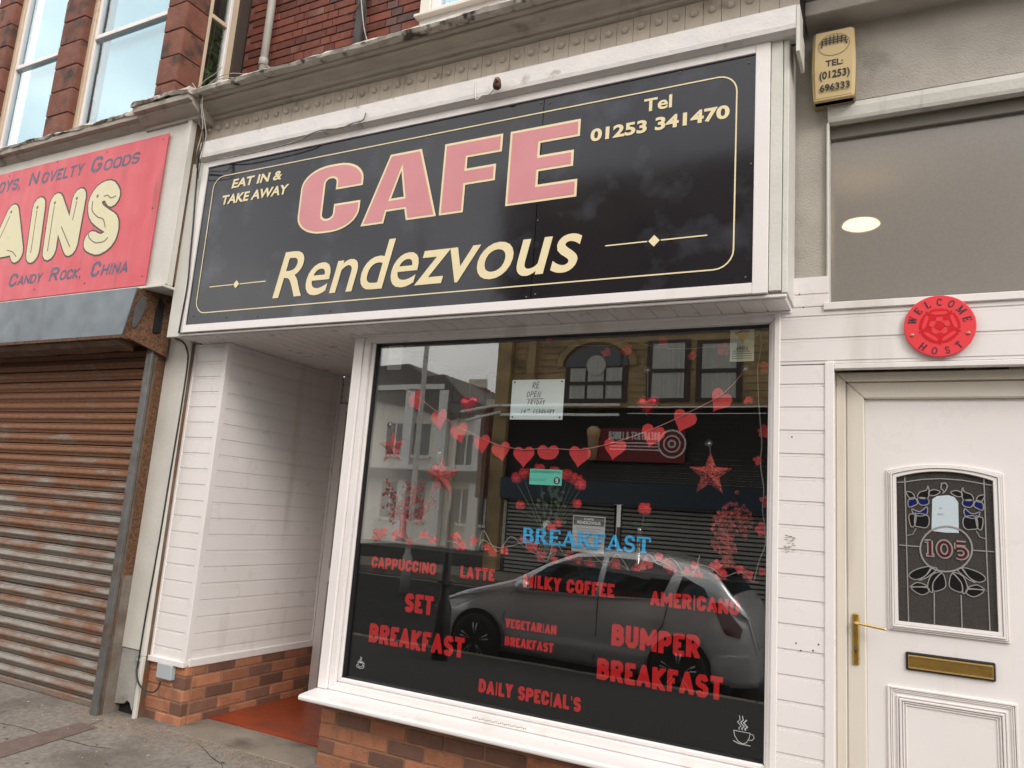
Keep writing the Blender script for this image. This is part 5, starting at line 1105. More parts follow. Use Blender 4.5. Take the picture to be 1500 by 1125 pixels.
def sash(name, lab, x0, x1, y, z0, z1, railz, sky_board=None, tan=True):
    t = thing(name, lab, 'window', ((x0+x1)/2, y, z0))
    fo = mat('tan_outer_frame', (.62, .50, .37), (.56, .44, .31), 6, .5, dirt=(.3, .2, .13), dsc=8, dlo=.62, dhi=.8) if tan else UPVC
    for a, b, c_, d in ((x0, x0+.05, z0, z1), (x1-.05, x1, z0, z1), (x0+.051, x1-.051, z1-.05, z1), (x0+.051, x1-.051, z0, z0+.03)): box('frame', fo, t, a, b, y-.03, y+.06, c_, d, .004)
    for a, b, c_, d, yy_ in ((x0+.052, x0+.085, z0+.031, z1-.051, 0), (x1-.085, x1-.052, z0+.031, z1-.051, 0), (x0+.086, x1-.086, railz-.022, railz+.022, -.012), (x0+.086, x1-.086, z0+.031, z0+.085, 0)): box('sash_bar', UPVC, t, a, b, y-.012+yy_, y+.04, c_, d, .004)
    box('pane', GL_U, t, x0+.086, x1-.086, y+.008, y+.012, z0+.086, railz-.023); box('pane', GL_U, t, x0+.086, x1-.086, y+.008, y+.012, railz+.023, z1-.052)
    if sky_board: box('sky_board', mat('reflected_sky_blue', (.42, .64, .70), (.38, .60, .66), 2, .8), t, x0+.17, x1-.02, y+.075, y+.08, z0, z1)  # pale blue board added behind the panes to imitate reflected sky
    return t
YW = 3.735
wx0, wx1 = W(112, 181, YW).x, -1.4927*YB_*YW/YB_+.02
wx1 = -1.4927*YB_+.03
sash('sash_window', 'cream framed sash window with pale blue board imitating reflected sky, right of the bay front', wx0, wx1, YW, zr(2.72), zr(5.4), W(215, 32, YW).z, True)
vx1 = p1l+.03; vx0 = W(-25, 190, YW).x
sash('sash_window', 'cream framed sash window with pale blue board imitating reflected sky, leftmost on the bay front', p0r-.0, vx1, YW, zr(2.72), zr(5.4), W(60, 90, YW).z, True)
# side light of the bay, facing along the street
sd_ = thing('side_window', 'narrow side window of the bay with a leafy plant behind dark glass', 'window', (-5.25, 4, zr(2.7)))
xs = -5.225; ya0, ya1 = 3.87, 4.16
for a, b, c_, d in ((ya0, ya0+.03, zr(2.62), zr(5.4)), (ya1-.07, ya1, zr(2.62), zr(5.4)), (ya0+.031, ya1-.071, W(318, 35, 4.0).z-.02, W(318, 35, 4.0).z+.02)): box('frame', mat('tan_outer_frame', (.5, .4, .3)), sd_, xs-.02, xs+.02, a, b, c_, d, .004)
box('frame', UPVC, sd_, xs-.015, xs+.028, ya1-.10, ya1-.071, zr(2.62), zr(5.4), .003)
box('pane', glassmat('dark_side_glass', .06, (.85, .9, .85)), sd_, xs-.004, xs, ya0+.03, ya1-.1, zr(2.62), zr(5.4))
box('bay_room_back', DARKROOM, sd_, -9, -5.9, 4.6, 4.7, zr(2.5), zr(6))
box('bay_room_side', DARKROOM, sd_, -5.9, -5.3, 4.5, 4.55, zr(2.5), zr(6))
hp_ = thing('window_plant', 'leafy green house plant pressed against the narrow side window of the bay', 'plant', (-5.35, 4.0, zr(2.7)))
lv = MB(); rp_ = random.Random(4)
stm = MB()
for i in range(170):
    h_ = rp_.random(); z_ = zr(2.65+h_*1.5); y_ = 3.9+rp_.random()*.26; x_ = xs-.05-rp_.random()*.14
    a = rp_.random()*6.28; l = .05+.06*rp_.random(); dv = Vector((.25*math.cos(a), math.sin(a), rp_.uniform(-.7, .9))).normalized(); sv = dv.cross(Vector((1, .1, 0))).normalized()*l*.22
    c0 = Vector((x_, y_, z_)); lv.add([c0, c0+dv*l*.5+sv, c0+dv*l, c0+dv*l*.5-sv], [(0, 1, 2, 3)])
tubeobj('stem', mat('plant_stem', (.10, .12, .05)), hp_, [(xs-.12, 4.02, zr(2.6)), (xs-.10, 4.0, zr(3.3)), (xs-.12, 4.05, zr(4.1))], .008, 5)
lv.build('leaves', mat('houseplant_leaf', (.10, .15, .06), (.05, .09, .04), 20, .5), hp_, kind='stuff')
box('curtain', mat('purple_curtain', (.12, .05, .08), rough=.9), hp_, xs-.30, xs-.29, 3.85, 4.2, zr(2.5), zr(5))
# white oriel at upper right
OR = thing('white_oriel', 'white boarded upper bay with a window, over the cafe cornice', 'bay window', (-2, 4.1, zr(3.3)))
ox = -.7696*4.08
box('oriel_panel', UPVC, OR, ox, .8, 4.08, 4.4, zr(2.6), W(612, 27, 4.08).z, .004)
oz = W(612, 24, 4.05).z
box('oriel_sill', UPVC2, OR, ox-.02, .8, 4.03, 4.1, oz-.012, oz+.012, .003)
box('oriel_frame', UPVC2, OR, ox, ox+.09, 4.07, 4.2, oz+.013, zr(6), .004); box('oriel_frame', UPVC, OR, ox+.0905, ox+.17, 4.085, 4.2, oz+.013, zr(6), .004); box('oriel_frame', UPVC, OR, ox+.1705, .8, 4.085, 4.2, oz+.013, oz+.07, .004)
box('pane', GL_U, OR, ox+.1705, .8, 4.12, 4.125, oz+.0705, zr(6)); box('sky_board', mat('reflected_sky_blue', (.5, .6, .66)), OR, ox+.17, .8, 4.2, 4.21, oz, zr(6))  # another added board, its blue standing in for sky mirrored in the pane
box('rear_mass', BLACK, UP, -9.2, 1.6, 4.75, 5.0, zr(2.6), zr(6.4))
for i, pts in enumerate((((295, 135), (312, 118), (335, 108), (360, 109), (378, 114)), ((296, 132), (318, 117), (345, 114), (368, 120)), ((292, 128), (300, 118), (315, 108), (325, 98)))):
    c = tubeobj('cable', mat('grey_cable', (.3, .27, .23)), None, smoothpts([W(a, b, 3.3) for a, b in pts]), .003, 5)
    tag(c, ('upper grey wire arching from the cornice corner past the side window', 'lower grey wire arching from the cornice corner past the side window', 'short stiff wire rising from the cornice corner')[i], 'cable')
# ================================================================ IN THE WINDOW
YH = 3.500
def heart_poly(s, n=18):
    o = []
    for i in range(n):
        t = 2*math.pi*i/n; o.append((s*.062*16*math.sin(t)**3, s*.062*(13*math.cos(t)-5*math.cos(2*t)-2*math.cos(3*t)-math.cos(4*t))))
    return o
GA = thing('heart_garland', 'string of red paper hearts sagging across the upper cafe window', 'garland', W(800, 640, YH))
HP = [(609, 586, 15, 25, .6), (643, 613, 14.5, 12, .8), (672, 633, 14.5, 18, .9), (706, 649, 13.5, 10, .9), (733.6, 660, 14, 14, 1), (766.6, 667, 16, 2, 1), (802.5, 665, 16.5, 0, 1), (848.7, 667, 16.5, -6, 1), (900, 656, 17, -8, 1), (956, 636.6, 19, -14, .95), (1002, 615, 19, -20, .95), (1055, 585.6, 20, -30, .8)]
strp = [W(585, 566, YH)]
for i, (x, y, r_, rot, asp) in enumerate(HP):
    c_ = W(x, y, YH); e_ = W(x+r_, y, YH); s_ = (e_-c_).length; pl_ = heart_poly(s_); cs, sn = math.cos(R(rot)), math.sin(R(rot))
    if i == 6: pl_ = [(a, max(b, -s_*.45)) for a, b in pl_]
    pts = [(c_.x+(a*cs*asp-b*sn), c_.z+(a*sn+b*cs)) for a, b in pl_]
    MB().prism(pts, YH+.002*(i % 3), YH+.002*(i % 3)+.0012).build('heart', HEART, GA)
    strp.append(Vector((c_.x-sn*s_*.45, YH-.001, c_.z+s_*.48)))
strp.append(W(1092, 541, YH-.03)); tubeobj('string', mat('pink_string', (.6, .25, .25)), GA, smoothpts(strp, 3), .0022, 4)
def suction(px, py, lab):
    p = W(px, py, GY+.02); t = thing('suction_cup', lab, 'suction cup', p)
    MB().lathe([(.018, -.010), (.016, -.007), (.006, -.002), (.006, .006), (.001, .006)], p.x, GY+.018, p.z, 14, 'y').build('cup', glassmat('clear_rubber', .25, (.75, .75, .75), .15) if 'clear_rubber' not in MATS else MATS['clear_rubber'], t, smooth=True)
    MB().lathe([(.004, -.004), (.005, .004), (.001, .008)], p.x, GY+.018, p.z, 8, 'y').build('hook_stud', WHITE, t)
suction(1092, 541, 'clear suction cup holding the right end of the heart string'); suction(949, 542.5, 'clear suction cup above the right foil heart'); suction(1039, 650, 'clear suction cup above the large right glitter star')
suction(572.5, 622.5, 'clear suction cup at the far left above a glitter star'); suction(644.6, 664, 'clear suction cup above the central left glitter star')
def foil(px, py, r_, top, lab):
    c_ = W(px, py, YH+.01); s_ = (W(px+r_, py, YH+.01)-c_).length; t = thing('foil_heart', lab, 'ornament', c_)
    h = heart_poly(s_, 24); vs = [(c_.x, c_.y-.02, c_.z), (c_.x, c_.y+.02, c_.z)]+[(c_.x+a*.6, c_.y-.015, c_.z+b*.6) for a, b in h]+[(c_.x+a, c_.y, c_.z+b) for a, b in h]+[(c_.x+a*.6, c_.y+.015, c_.z+b*.6) for a, b in h]
    n_ = 24; fs = []
    for i in range(n_):
        j = (i+1) % n_; fs += [(0, 2+i, 2+j), (2+i, 26+i, 26+j, 2+j), (26+i, 50+i, 50+j, 26+j), (50+i, 1, 50+j)]
    MB().add(vs, fs).build('heart_body', FOIL, t, smooth=True); tp = W(*top, YH); tubeobj('cord', WIRE, t, [tp, (c_.x, c_.y, c_.z+s_*.35)], .0015, 4)
foil(687, 591, 15.5, (690, 545), 'shiny red foil heart hanging at the upper left of the cafe window'); foil(948.5, 592, 18, (949, 545), 'shiny red foil heart hanging at the upper right of the cafe window')
foil(642, 688, 11, (640, 660), 'small dark red foil heart behind the left glitter star')
def star(px, py, r_, top, rot, lab):
    c_ = W(px, py, YH); s_ = (W(px+r_, py, YH)-c_).length; t = thing('glitter_star', lab, 'ornament', c_); vs = [(c_.x, c_.y-.034, c_.z), (c_.x, c_.y+.02, c_.z)]
    for i in range(10):
        a = R(90+36*i+rot); q = s_*(1.08 if i % 2 == 0 else .46); vs.append((c_.x+q*math.cos(a), c_.y, c_.z+q*math.sin(a)))
    MB().add(vs, [(0, 2+i, 2+(i+1) % 10) for i in range(10)]+[(1, 2+i, 2+(i+1) % 10) for i in range(10)]).build('star_body', GLIT, t)
    tp = W(*top, YH); tubeobj('cord', WIRE, t, [tp, (c_.x, c_.y, c_.z+s_)], .0013, 4)
star(647, 699, 25, (644.6, 664), 3, 'red glitter star hanging left of centre in the cafe window'); star(1040, 695, 31, (1039, 650), 0, 'large red glitter star hanging at the right of the cafe window'); star(575, 655, 20, (572.5, 622.5), 5, 'small red glitter star at the far left of the cafe window')
# papers stuck inside the glass
yp = GY+.0085
def sheet(name, lab, cat, tl, bl, tr, br, mt_, yp=yp):
    x0, x1, z0, z1 = quad(tl, bl, tr, br, yp); t = thing(name, lab, cat, ((x0+x1)/2, yp, (z0+z1)/2)); box('sheet', mt_, t, x0, x1, yp, yp+.001, z0, z1); return t, x0, x1, z0, z1
t, x0, x1, z0, z1 = sheet('reopening_note', 'handwritten white note saying re open Friday 14th February', 'note', (750.5, 556.5), (747, 614.4), (827, 555.5), (824, 615), PAPER)
w_, h_ = x1-x0, z1-z0; mb = MB(); hand(mb, 'RE', x0+w_*.40, z0+h_*.78, h_*.15, yp, .0035); hand(mb, 'OPEN', x0+w_*.30, z0+h_*.56, h_*.14, yp, .0035)
ribbon(mb, [(x0+w_*.30, z0+h_*.51), (x0+w_*.62, z0+h_*.52)], .003, yp, .0005, 3); hand(mb, 'FRIDAY', x0+w_*.33, z0+h_*.37, h_*.11, yp, .003); hand(mb, '14', x0+w_*.20, z0+h_*.15, h_*.11, yp, .003); hand(mb, 'TH', x0+w_*.33, z0+h_*.22, h_*.05, yp, .002); hand(mb, 'FEBRUARY', x0+w_*.45, z0+h_*.15, h_*.10, yp, .0025)
mb.build('handwriting', PEN, t)
for i in range(4): a = MB(); disc(a, x0+w_*(.05 if i % 2 else .95), z0+h_*(.06 if i < 2 else .94), .005, yp, .0012, 8); a.build('tack', CABLE, t)
t, x0, x1, z0, z1 = sheet('hygiene_sticker', 'green food hygiene rating sticker showing 5', 'sticker', (776.5, 687.5), (775, 710), (823.2, 687.5), (823, 711), mat('mint_green_print', (.14, .66, .52), rough=.5))
mb = MB(); block_word(mb, 'FOOD', x0+.008, x0+.045, z1-.018, z1-.008, yp, .12); block_word(mb, 'RATING', x1-.065, x1-.008, z1-.018, z1-.008, yp, .12)
block_word(mb, 'HYGIENE', x0+.050, x1-.070, z1-.018, z1-.008, yp, .12); cxx = x1-.026; czz = z0+.024; disc(mb, cxx, czz, .018, yp, .0006, 18)
for i in range(5): ribbon(mb, [(x0+.012+i*.018+.006*math.cos(R(a)), czz+.006*math.sin(R(a))) for a in range(0, 360, 45)], .0012, yp, .0005, i, True)
mb.build('print', mat('sticker_black', (.01, .03, .03), rough=.5), t); mb = MB(); block_word(mb, '5', cxx-.008, cxx+.008, czz-.011, czz+.011, yp-.0008, .2); mb.build('rating_digit', WHITE, t)
yp = GY+.0165
t, x0, x1, z0, z1 = sheet('menu_card', 'grey printed card headed CAFE RENDEZVOUS behind the blue lettering', 'card', (838.6, 755), (838, 808), (886.4, 757), (885, 810), mat('grey_white_card', (.42, .42, .44), rough=.7), yp)
MB().box(x0+.004, x1-.004, yp-.0006, yp, z1-.045, z1-.004).build('header', mat('charcoal_print', (.07, .065, .065), rough=.6), t); w_ = x1-x0
mb = MB(); block_word(mb, 'CAFE', x0+w_*.35, x0+w_*.65, z1-.020, z1-.010, yp-.0008, .14); block_word(mb, 'RENDEZVOUS', x0+w_*.14, x0+w_*.86, z1-.038, z1-.025, yp-.0008, .16); mb.build('lettering', WHITE, t)
mb = MB()
for i in range(9): ribbon(mb, [(x0+.015+.01*(i % 3), z1-.06-i*.014), (x1-.015-.012*((i*2) % 3), z1-.06-i*.014)], .0025, yp, .0004, i % 5)
mb.build('small_print', mat('grey_print', (.16, .16, .17)), t)
yp = GY+.0085
t, x0, x1, z0, z1 = sheet('jags_sticker', 'small cream JAGs Blackpool poster with a pizza slice drawing, top right of the window', 'sticker', (1069.8, 483.6), (1069, 529.4), (1105.6, 482.5), (1103.8, 529.4), mat('cream_poster', (.50, .54, .46), rough=.6))
def poster_art(t, x0, x1, z0, z1, c1, c2):
    w_, h_ = x1-x0, z1-z0
    MB().prism([(x0+w_*.22, z1-h_*.14), (x0+w_*.78, z1-h_*.08), (x0+w_*.55, z1-h_*.42)], yp-.0006, yp).build('pizza_slice', c1, t)
    mb = MB(); ribbon(mb, [(x0+w_*.2, z1-h_*.12), (x0+w_*.5, z1-h_*.04), (x0+w_*.8, z1-h_*.06)], .006, yp, .0008, 1); block_word(mb, 'JAG', x0+w_*.26, x0+w_*.62, z1-h_*.63, z1-h_*.52, yp, .2); block_word(mb, 'S', x0+w_*.65, x0+w_*.76, z1-h_*.63, z1-h_*.55, yp, .2)
    block_word(mb, 'BLACKPOOL', x0+w_*.14, x0+w_*.86, z1-h_*.71, z1-h_*.65, yp, .16)
    for i in range(3): ribbon(mb, [(x0+w_*.1, z1-h_*(.76+.07*i)), (x1-w_*.1, z1-h_*(.76+.07*i))], .0028, yp, .0004, i+2)
    mb.build('print', c2, t)
poster_art(t, x0, x1, z0, z1, mat('pizza_yellow', (.55, .38, .10)), mat('brown_print', (.10, .04, .03)))
t, x0, x1, z0, z1 = sheet('faded_sticker', 'faded pale JAGs poster in the top left corner of the cafe window', 'sticker', (570, 507), (567, 541), (590, 505.5), (588, 542), mat('bleached_poster', (.42, .46, .42), rough=.6)); poster_art(t, x0, x1, z0, z1, mat('faded_print', (.36, .36, .28)), mat('faded_print2', (.25, .26, .24)))
# fairy lights with silk flowers
def flower(mb, p, s, seed):
    rf = random.Random(seed); n_ = 5
    for i in range(n_):
        a = 6.283*i/n_+rf.random(); t1 = Vector((math.cos(a), rf.uniform(-.5, .3), math.sin(a)*.9)).normalized(); sd2 = Vector((-t1.z, .2, t1.x)).normalized()*s*.42
        c0 = Vector(p); mb.add([c0, c0+t1*s*.55+sd2, c0+t1*s, c0+t1*s*.55-sd2], [(0, 1, 2, 3)])
def flights(lab, pts, fl_, seed, Y, r_=.0028):
    t = thing('fairy_lights', lab, 'fairy lights', W(*pts[0], Y)); tubeobj('wire', WIRE, t, smoothpts([W(*p, Y+.006*math.sin(i*2.1)) for i, p in enumerate(pts)]), r_, 5)
    for i, (x, y) in enumerate(fl_):
        mb = MB(); p = W(x, y, Y+.01); flower(mb, p, .024+.007*((i*7) % 3), seed+i); flower(mb, p+Vector((.004, -.006, .003)), .018, seed+i+50); mb.build('silk_flower', PETAL, t)
flights('fairy light wire with red silk flowers hanging down the right edge of the window', [(1110, 484), (1115, 492), (1114, 515), (1110, 540), (1111, 580), (1113, 610), (1116, 650), (1114, 680), (1119, 718), (1117, 745), (1120, 770), (1121, 798), (1112, 822), (1104, 853)], [(1096, 587), (1120, 538), (1122, 632), (1109.5, 675), (1121, 735), (1117, 775), (1118, 838)], 5, 3.505)
flights('thin fairy light wire with small red flowers along the top of the window', [(805, 508), (845, 506), (888, 506), (925, 499), (955, 507), (1000, 511), (1040, 508), (1078, 505), (1110, 490)], [(804.5, 497), (888, 516), (919, 513), (1014, 521), (972, 500), (1060, 512)], 40, 3.52, .0018)
bw = [(548, 776), (560, 788), (575, 780), (600, 792), (622, 787), (640, 797), (662, 793), (682, 803), (702, 797), (708, 791), (728, 802), (748, 800), (768, 795), (775, 806), (800, 816), (812, 808), (835, 815), (860, 822), (888, 822), (905, 826), (930, 838), (948, 826), (965, 821), (985, 832), (1010, 842), (1025, 828), (1045, 834), (1060, 845), (1084, 838), (1104, 853)]
rw = random.Random(12)
flights('tangled fairy lights and red silk flowers lying along the window shelf', bw, [(x+rw.uniform(-8, 8), y+rw.uniform(-6, 6)) for x, y in bw if rw.random() < .85]+[(x+12, y+4) for x, y in bw[::2]], 80, 3.53, .0022)
cl = thing('wire_tangle', 'second pale wire looping over the flowers on the window shelf', 'fairy lights', W(800, 800, 3.5)); tubeobj('wire', WIRE, cl, smoothpts([W(x, y+(-14 if i % 2 else 6), 3.515) for i, (x, y) in enumerate(bw[8:26])]), .0018, 5)
# vases, roses and glitter twigs
def glitter_vase(lab, bx_, by_, blobs, seed):
    b0 = W(bx_, by_, 3.60); t = thing('glitter_vase', lab, 'vase', b0)
    MB().lathe([(.030, 0), (.045, .01), (.022, .05), (.018, .10), (.032, .15), (.030, .152)], b0.x, b0.y, b0.z, 12).build('vase_body', GLIT, t, smooth=True)
    rg = random.Random(seed); st_ = MB(); 
    for (x, y) in blobs:
        e = W(x, y, 3.60+rg.uniform(-.03, .03)); st_.tube(smoothpts([(b0.x, b0.y, b0.z+.13), b0.lerp(e, .6)+Vector((rg.uniform(-.01, .01), 0, .04)), e], 3), .0016, 4)
        mb = MB()
        for k_ in range(9): flower(mb, e+Vector((rg.gauss(0, .012), rg.gauss(0, .01), rg.gauss(0, .024))), .012, rg.randint(0, 999))
        mb.build('glitter_sprig', GLIT, t)
    st_.build('stems', mat('dark_twig', (.06, .03, .025)), t, kind='stuff')
glitter_vase('red glitter twigs in a stemmed vase at the left of the shelf', 588, 793, [(568, 715), (575, 728), (606, 722), (618, 713), (604, 735), (598, 748), (612, 748), (624, 750), (580, 748), (570, 740), (590, 740), (631, 735), (572, 722), (583, 738), (596, 730), (610, 728), (620, 740), (602, 755), (588, 752), (616, 757), (576, 757), (594, 718)], 3)
glitter_vase('red glitter twigs in a stemmed vase at the right of the shelf', 1066, 833, [(1060, 748), (1052, 770), (1080, 756), (1088, 774), (1095, 762), (1075, 748), (1058, 790), (1070, 768), (1050, 800), (1066, 808), (1056, 757), (1065, 754), (1086, 750), (1093, 770), (1083, 768), (1062, 780), (1073, 785), (1055, 782), (1067, 795), (1061, 820)], 9)
def rose(t, p, s, seed):
    mb = MB(); mb.lathe([(.1*s, -.6*s), (.62*s, -.4*s), (.85*s, .1*s), (.7*s, .55*s), (.4*s, .7*s), (.05*s, .5*s)], p.x, p.y, p.z, 9)
    mb.v = [(x+.12*s*noise.noise(Vector((x*90, y*90, z*90+seed))), y, z+.12*s*noise.noise(Vector((x*70, z*70, seed)))) for x, y, z in mb.v]
    for a_i in range(3):
        for b_i in range(5):
            an = b_i*1.257+a_i*.6+seed; rr2 = s*(.75-.2*a_i); c0 = Vector((p.x+rr2*math.cos(an)*.6, p.y+rr2*math.sin(an)*.6, p.z+s*(-.1+.25*a_i))); u_ = Vector((math.cos(an), math.sin(an), 0)); v_ = Vector((-math.sin(an), math.cos(an), 0))
            mb.add([c0-v_*s*.45-Vector((0, 0, s*.3)), c0+v_*s*.45-Vector((0, 0, s*.3)), c0+v_*s*.5+u_*s*.28+Vector((0, 0, s*.42)), c0+u_*s*.40+Vector((0, 0, s*.6)), c0-v_*s*.5+u_*s*.28+Vector((0, 0, s*.42))], [(0, 1, 2, 3, 4)])
    mb.build('bloom', PETAL, t)
t = thing('single_rose', 'single red rose in a slim clear vase behind the blue word BREAKFAST', 'rose', W(936, 805, 3.57)); pr_o = W(944, 748, 3.57); rose(t, pr_o, .038, 1)
b0 = W(935, 820, 3.57); b0.z = zr(-.214)
tubeobj('stem', LEAFM, t, smoothpts([pr_o-Vector((0, 0, .02)), W(940, 775, 3.57), b0]), .003, 5)
for s_ in (-1, 1):
    q = W(940, 770, 3.57); MB().add([q, q+Vector((s_*.03, -.01, .018)), q+Vector((s_*.055, 0, .004)), q+Vector((s_*.03, .01, -.008))], [(0, 1, 2, 3)]).build('leaf', LEAFM, t)
MB().lathe([(.022, 0), (.022, .01), (.012, .02), (.010, .18), (.013, .2)], b0.x, b0.y, b0.z, 10).build('vase_body', glassmat('vase_glass', .2, (.8, .8, .8)), t, smooth=True)
t = thing('rose_bouquet', 'bouquet of red roses in a clear vase behind the hygiene sticker', 'bouquet', W(800, 790, 3.66)); b0 = W(802, 800, 3.66); b0.z = zr(-.214)
rg = random.Random(6)
for i, (x, y) in enumerate(((757, 702), (768, 696), (838, 703), (850, 712), (830, 698), (845, 706), (762, 742), (845, 740), (790, 690), (812, 694), (808, 775), (818, 768))):
    e = W(x, y, 3.66+rg.uniform(-.05, .03)); rose(t, e, .038 if y < 735 else .03, i); tubeobj('stem', LEAFM, t, smoothpts([e-Vector((0, 0, .02)), (b0.x+(e.x-b0.x)*.25, b0.y, b0.z+.17), (b0.x, b0.y, b0.z+.02)], 3), .0025, 4)
lv = MB()
for i in range(34):
    p = W(785+rg.random()*45, 712+rg.random()*55, 3.66); a = rg.random()*6.28; l = .03; dv = Vector((math.cos(a), .1, math.sin(a))); sv = Vector((-dv.z, 0, dv.x))*l*.35
    lv.add([p, p+dv*l*.5+sv, p+dv*l, p+dv*l*.5-sv], [(0, 1, 2, 3)])
lv.build('leaves', LEAFM, t, kind='stuff'); MB().lathe([(.04, 0), (.045, .05), (.038, .15), (.05, .20)], b0.x, b0.y, b0.z, 14).build('vase_body', MATS['vase_glass'], t, smooth=True)

# ================================================================ ACROSS THE STREET (seen mirrored in the cafe window)
DV = 20.0
BY = 2*GY-DV                                      # real depth of the facade opposite
def v(px, py, Y=DV): return V2(px, py, Y)
OB = thing('stone_building', 'yellow-brown stone building with dark shop front and arched window, mirrored in the cafe glass', 'building', (0, BY, 0))
STN = mat('ochre_stone', (.42, .30, .15), (.28, .20, .105), 1.5, .85, bump=.3, bsc=10, dirt=(.09, .06, .04), dsc=1.2, dlo=.55, dhi=.8)
DKC = mat('dark_ribbed_cladding', (.045, .042, .040), rough=.95, spec=.05); DKB = mat('dark_blue_fascia', (.02, .035, .055), rough=.4)
ox0 = v(741, 500).x; ox1 = 3.6; zf1 = v(820, 597).z; zlf = v(800, 715).z
box('upper_wall', STN, OB, ox0, ox1, BY-6, BY, zf1, 11.5)
for i in range(24): box('string_course', STN, OB, ox0-.02, ox1, BY+.001, BY+.02, zf1+.25+i*.2, zf1+.26+i*.2)
box('corner_pier', STN, OB, ox0-.1, ox0+.35, BY+.022, BY+.25, -.2, 11.6); box('corner_pier', STN, OB, ox0+.9, ox0+1.15, BY+.022, BY+.22, zf1, 11.6)
nrib = 30
for i in range(nrib): box('cladding_rib', DKC, OB, ox0+.36, ox1, BY+.02, BY+.06+.012*(i % 2), zlf+.25+(zf1-.15-zlf-.25)*i/nrib, zlf+.25+(zf1-.15-zlf-.25)*(i+.93)/nrib)
box('lower_fascia', DKB, OB, ox0+.36, ox1, BY+.02, BY+.35, zlf-.35, zlf+.24)
WB_ = mat('white_rail_paint', (.75, .75, .75), rough=.4)
for dz_ in (0, -.28): box('awning_rail', WB_, OB, ox0+.2, v(914, 600).x, BY+.35, BY+.42, zf1-.02+dz_, zf1+.05+dz_)
box('awning_rail', WB_, OB, v(914, 600).x+.2, ox1, BY+.25, BY+.28, zf1-.05, zf1-.01); box('awning_rail', WB_, OB, v(914, 600).x+.2, ox1, BY+.25, BY+.27, zf1-.22, zf1-.2)
for a, b in (((740, 596), (704, 612)), ((742, 606), (710, 624))):
    pa_, pb_ = v(*a), v(*b); pb_ = Vector((pb_.x, BY+1.2, pb_.z)); pa_.y = BY+.4; MB().tube([pa_, pb_], .04, 6).build('awning_arm', WB_, OB)
GLD = mat('dark_window_glass', (.03, .035, .04), rough=.05, spec=.8); NET = mat('pale_vertical_blind', (.55, .55, .50), (.32, .32, .29), 14, .8, stretch=(3, 3, .02))
def owin(xa, xb, za, zb, nb, arch=False):
    box('window_frame', mat('dark_timber', (.05, .035, .03), rough=.6), OB, xa-.12, xb+.12, BY+.021, BY+.05, za-.1, zb+.1)
    w = (xb-xa)/nb
    for i in range(nb):
        box('window_pane', NET, OB, xa+w*i+.04, xa+w*(i+1)-.04, BY+.052, BY+.06, za, zb)
    box('meeting_rail', mat('dark_timber', (.05, .035, .03)), OB, xa, xb, BY+.062, BY+.09, (za+zb)/2-.05, (za+zb)/2+.05)
owin(v(952, 600).x, v(1003, 600).x, zf1+.25, v(952, 505).z, 1); owin(v(1025, 600).x, v(1080, 600).x, zf1+.25, v(1025, 505).z, 1)
owin(v(832, 600).x, v(912, 600).x, zf1+.25, zf1+1.15, 3)
acx = (v(832, 600).x+v(912, 600).x)/2; aw = (v(912, 600).x-v(832, 600).x)/2+.15
MB().prism(arc(acx, zf1+1.2, aw, .62, 0, 180, 14), BY+.021, BY+.06).build('arched_head', GLD, OB)
mb = MB(); ribbon(mb, arc(acx, zf1+1.2, aw+.15, .80, 0, 180, 16), .22, BY+.16, .02); mb.v = [(x, y+.0, z) for x, y, z in mb.v]; mb.build('arch_moulding', STN, OB)
MB().lathe([(.30, 0), (.30, .02)], acx, BY+.062, zf1+1.22, 18, 'y').build('round_light', NET, OB)
# lower shutters with fine slats
for (xa, xb) in ((v(745, 720).x, v(905, 720).x), (v(912, 720).x, 4.0)):
    box('shutter_backing', DKC, OB, xa, xb, BY+.021, BY+.06, -.25, zlf-.36)
    for i in range(22): box('shutter_slat', mat('grey_shutter', (.30, .30, .28), rough=.5), OB, xa+.05, xb-.05, BY+.061, BY+.075+.015*(i % 2), -.2+i*.112, -.2+i*.112+.07)
LT = thing('low_terrace', 'lower pale rendered terrace across the street to the right of the stone building', 'building', (14, BY, 0))
box('wall', mat('pale_render', (.6, .57, .5), rough=.9), LT, 3.7, 36, BY-6, BY-.3, -.3, 5.4); MB().prism([(BY-.1, 5.4), (BY-3.2, 7.0), (BY-6.2, 5.4)], 3.7, 36, 'x').build('roof', mat('slate_roof', (.10, .10, .11), rough=.8), LT)
for i in range(12):
    for z0_ in (.8, 3.4): box('window', mat('dark_window_glass', (.03, .035, .04)), LT, 4.6+i*2.5, 5.7+i*2.5, BY-.299, BY-.27, z0_, z0_+1.4)
# banner, its words the right way round in the street
b0, b1 = v(1005, 680), v(866, 628)
BN = thing('street_banner', 'dark red BREAKFAST and LUNCH banner with a drink and round badge, reversed by the reflection', 'banner', (b0.x, BY+.2, b0.z))
xa, xb = b1.x, b0.x; box('cloth', mat('dark_red_banner', (.16, .012, .014), rough=.6), BN, xa, xb, BY+.16, BY+.18, b0.z, b1.z)
def mtext(s_, xl, xr, z0, z1, wt=.2):            # readable from the street: drawn facing +y
    mb = MB(); block_word(mb, s_, 0, xr-xl, z0, z1, 0, wt); mb.v = [(xr-x, BY+.181-y*4, z) for x, y, z in mb.v]; mb.build('lettering', mat('banner_white', (.62, .60, .58), rough=.6), BN)
bw_, bh_ = xb-xa, b1.z-b0.z
mtext('BREAKFAST & LUNCH', xa+bw_*.22, xb-bw_*.25, b1.z-bh_*.34, b1.z-bh_*.10)
mb = MB()
for i in range(3): ribbon(mb, [(xa+bw_*.24, b1.z-bh_*(.44+.1*i)), (xb-bw_*(.27-.02*i), b1.z-bh_*(.44+.1*i))], .035, -(BY+.183), .001, i)
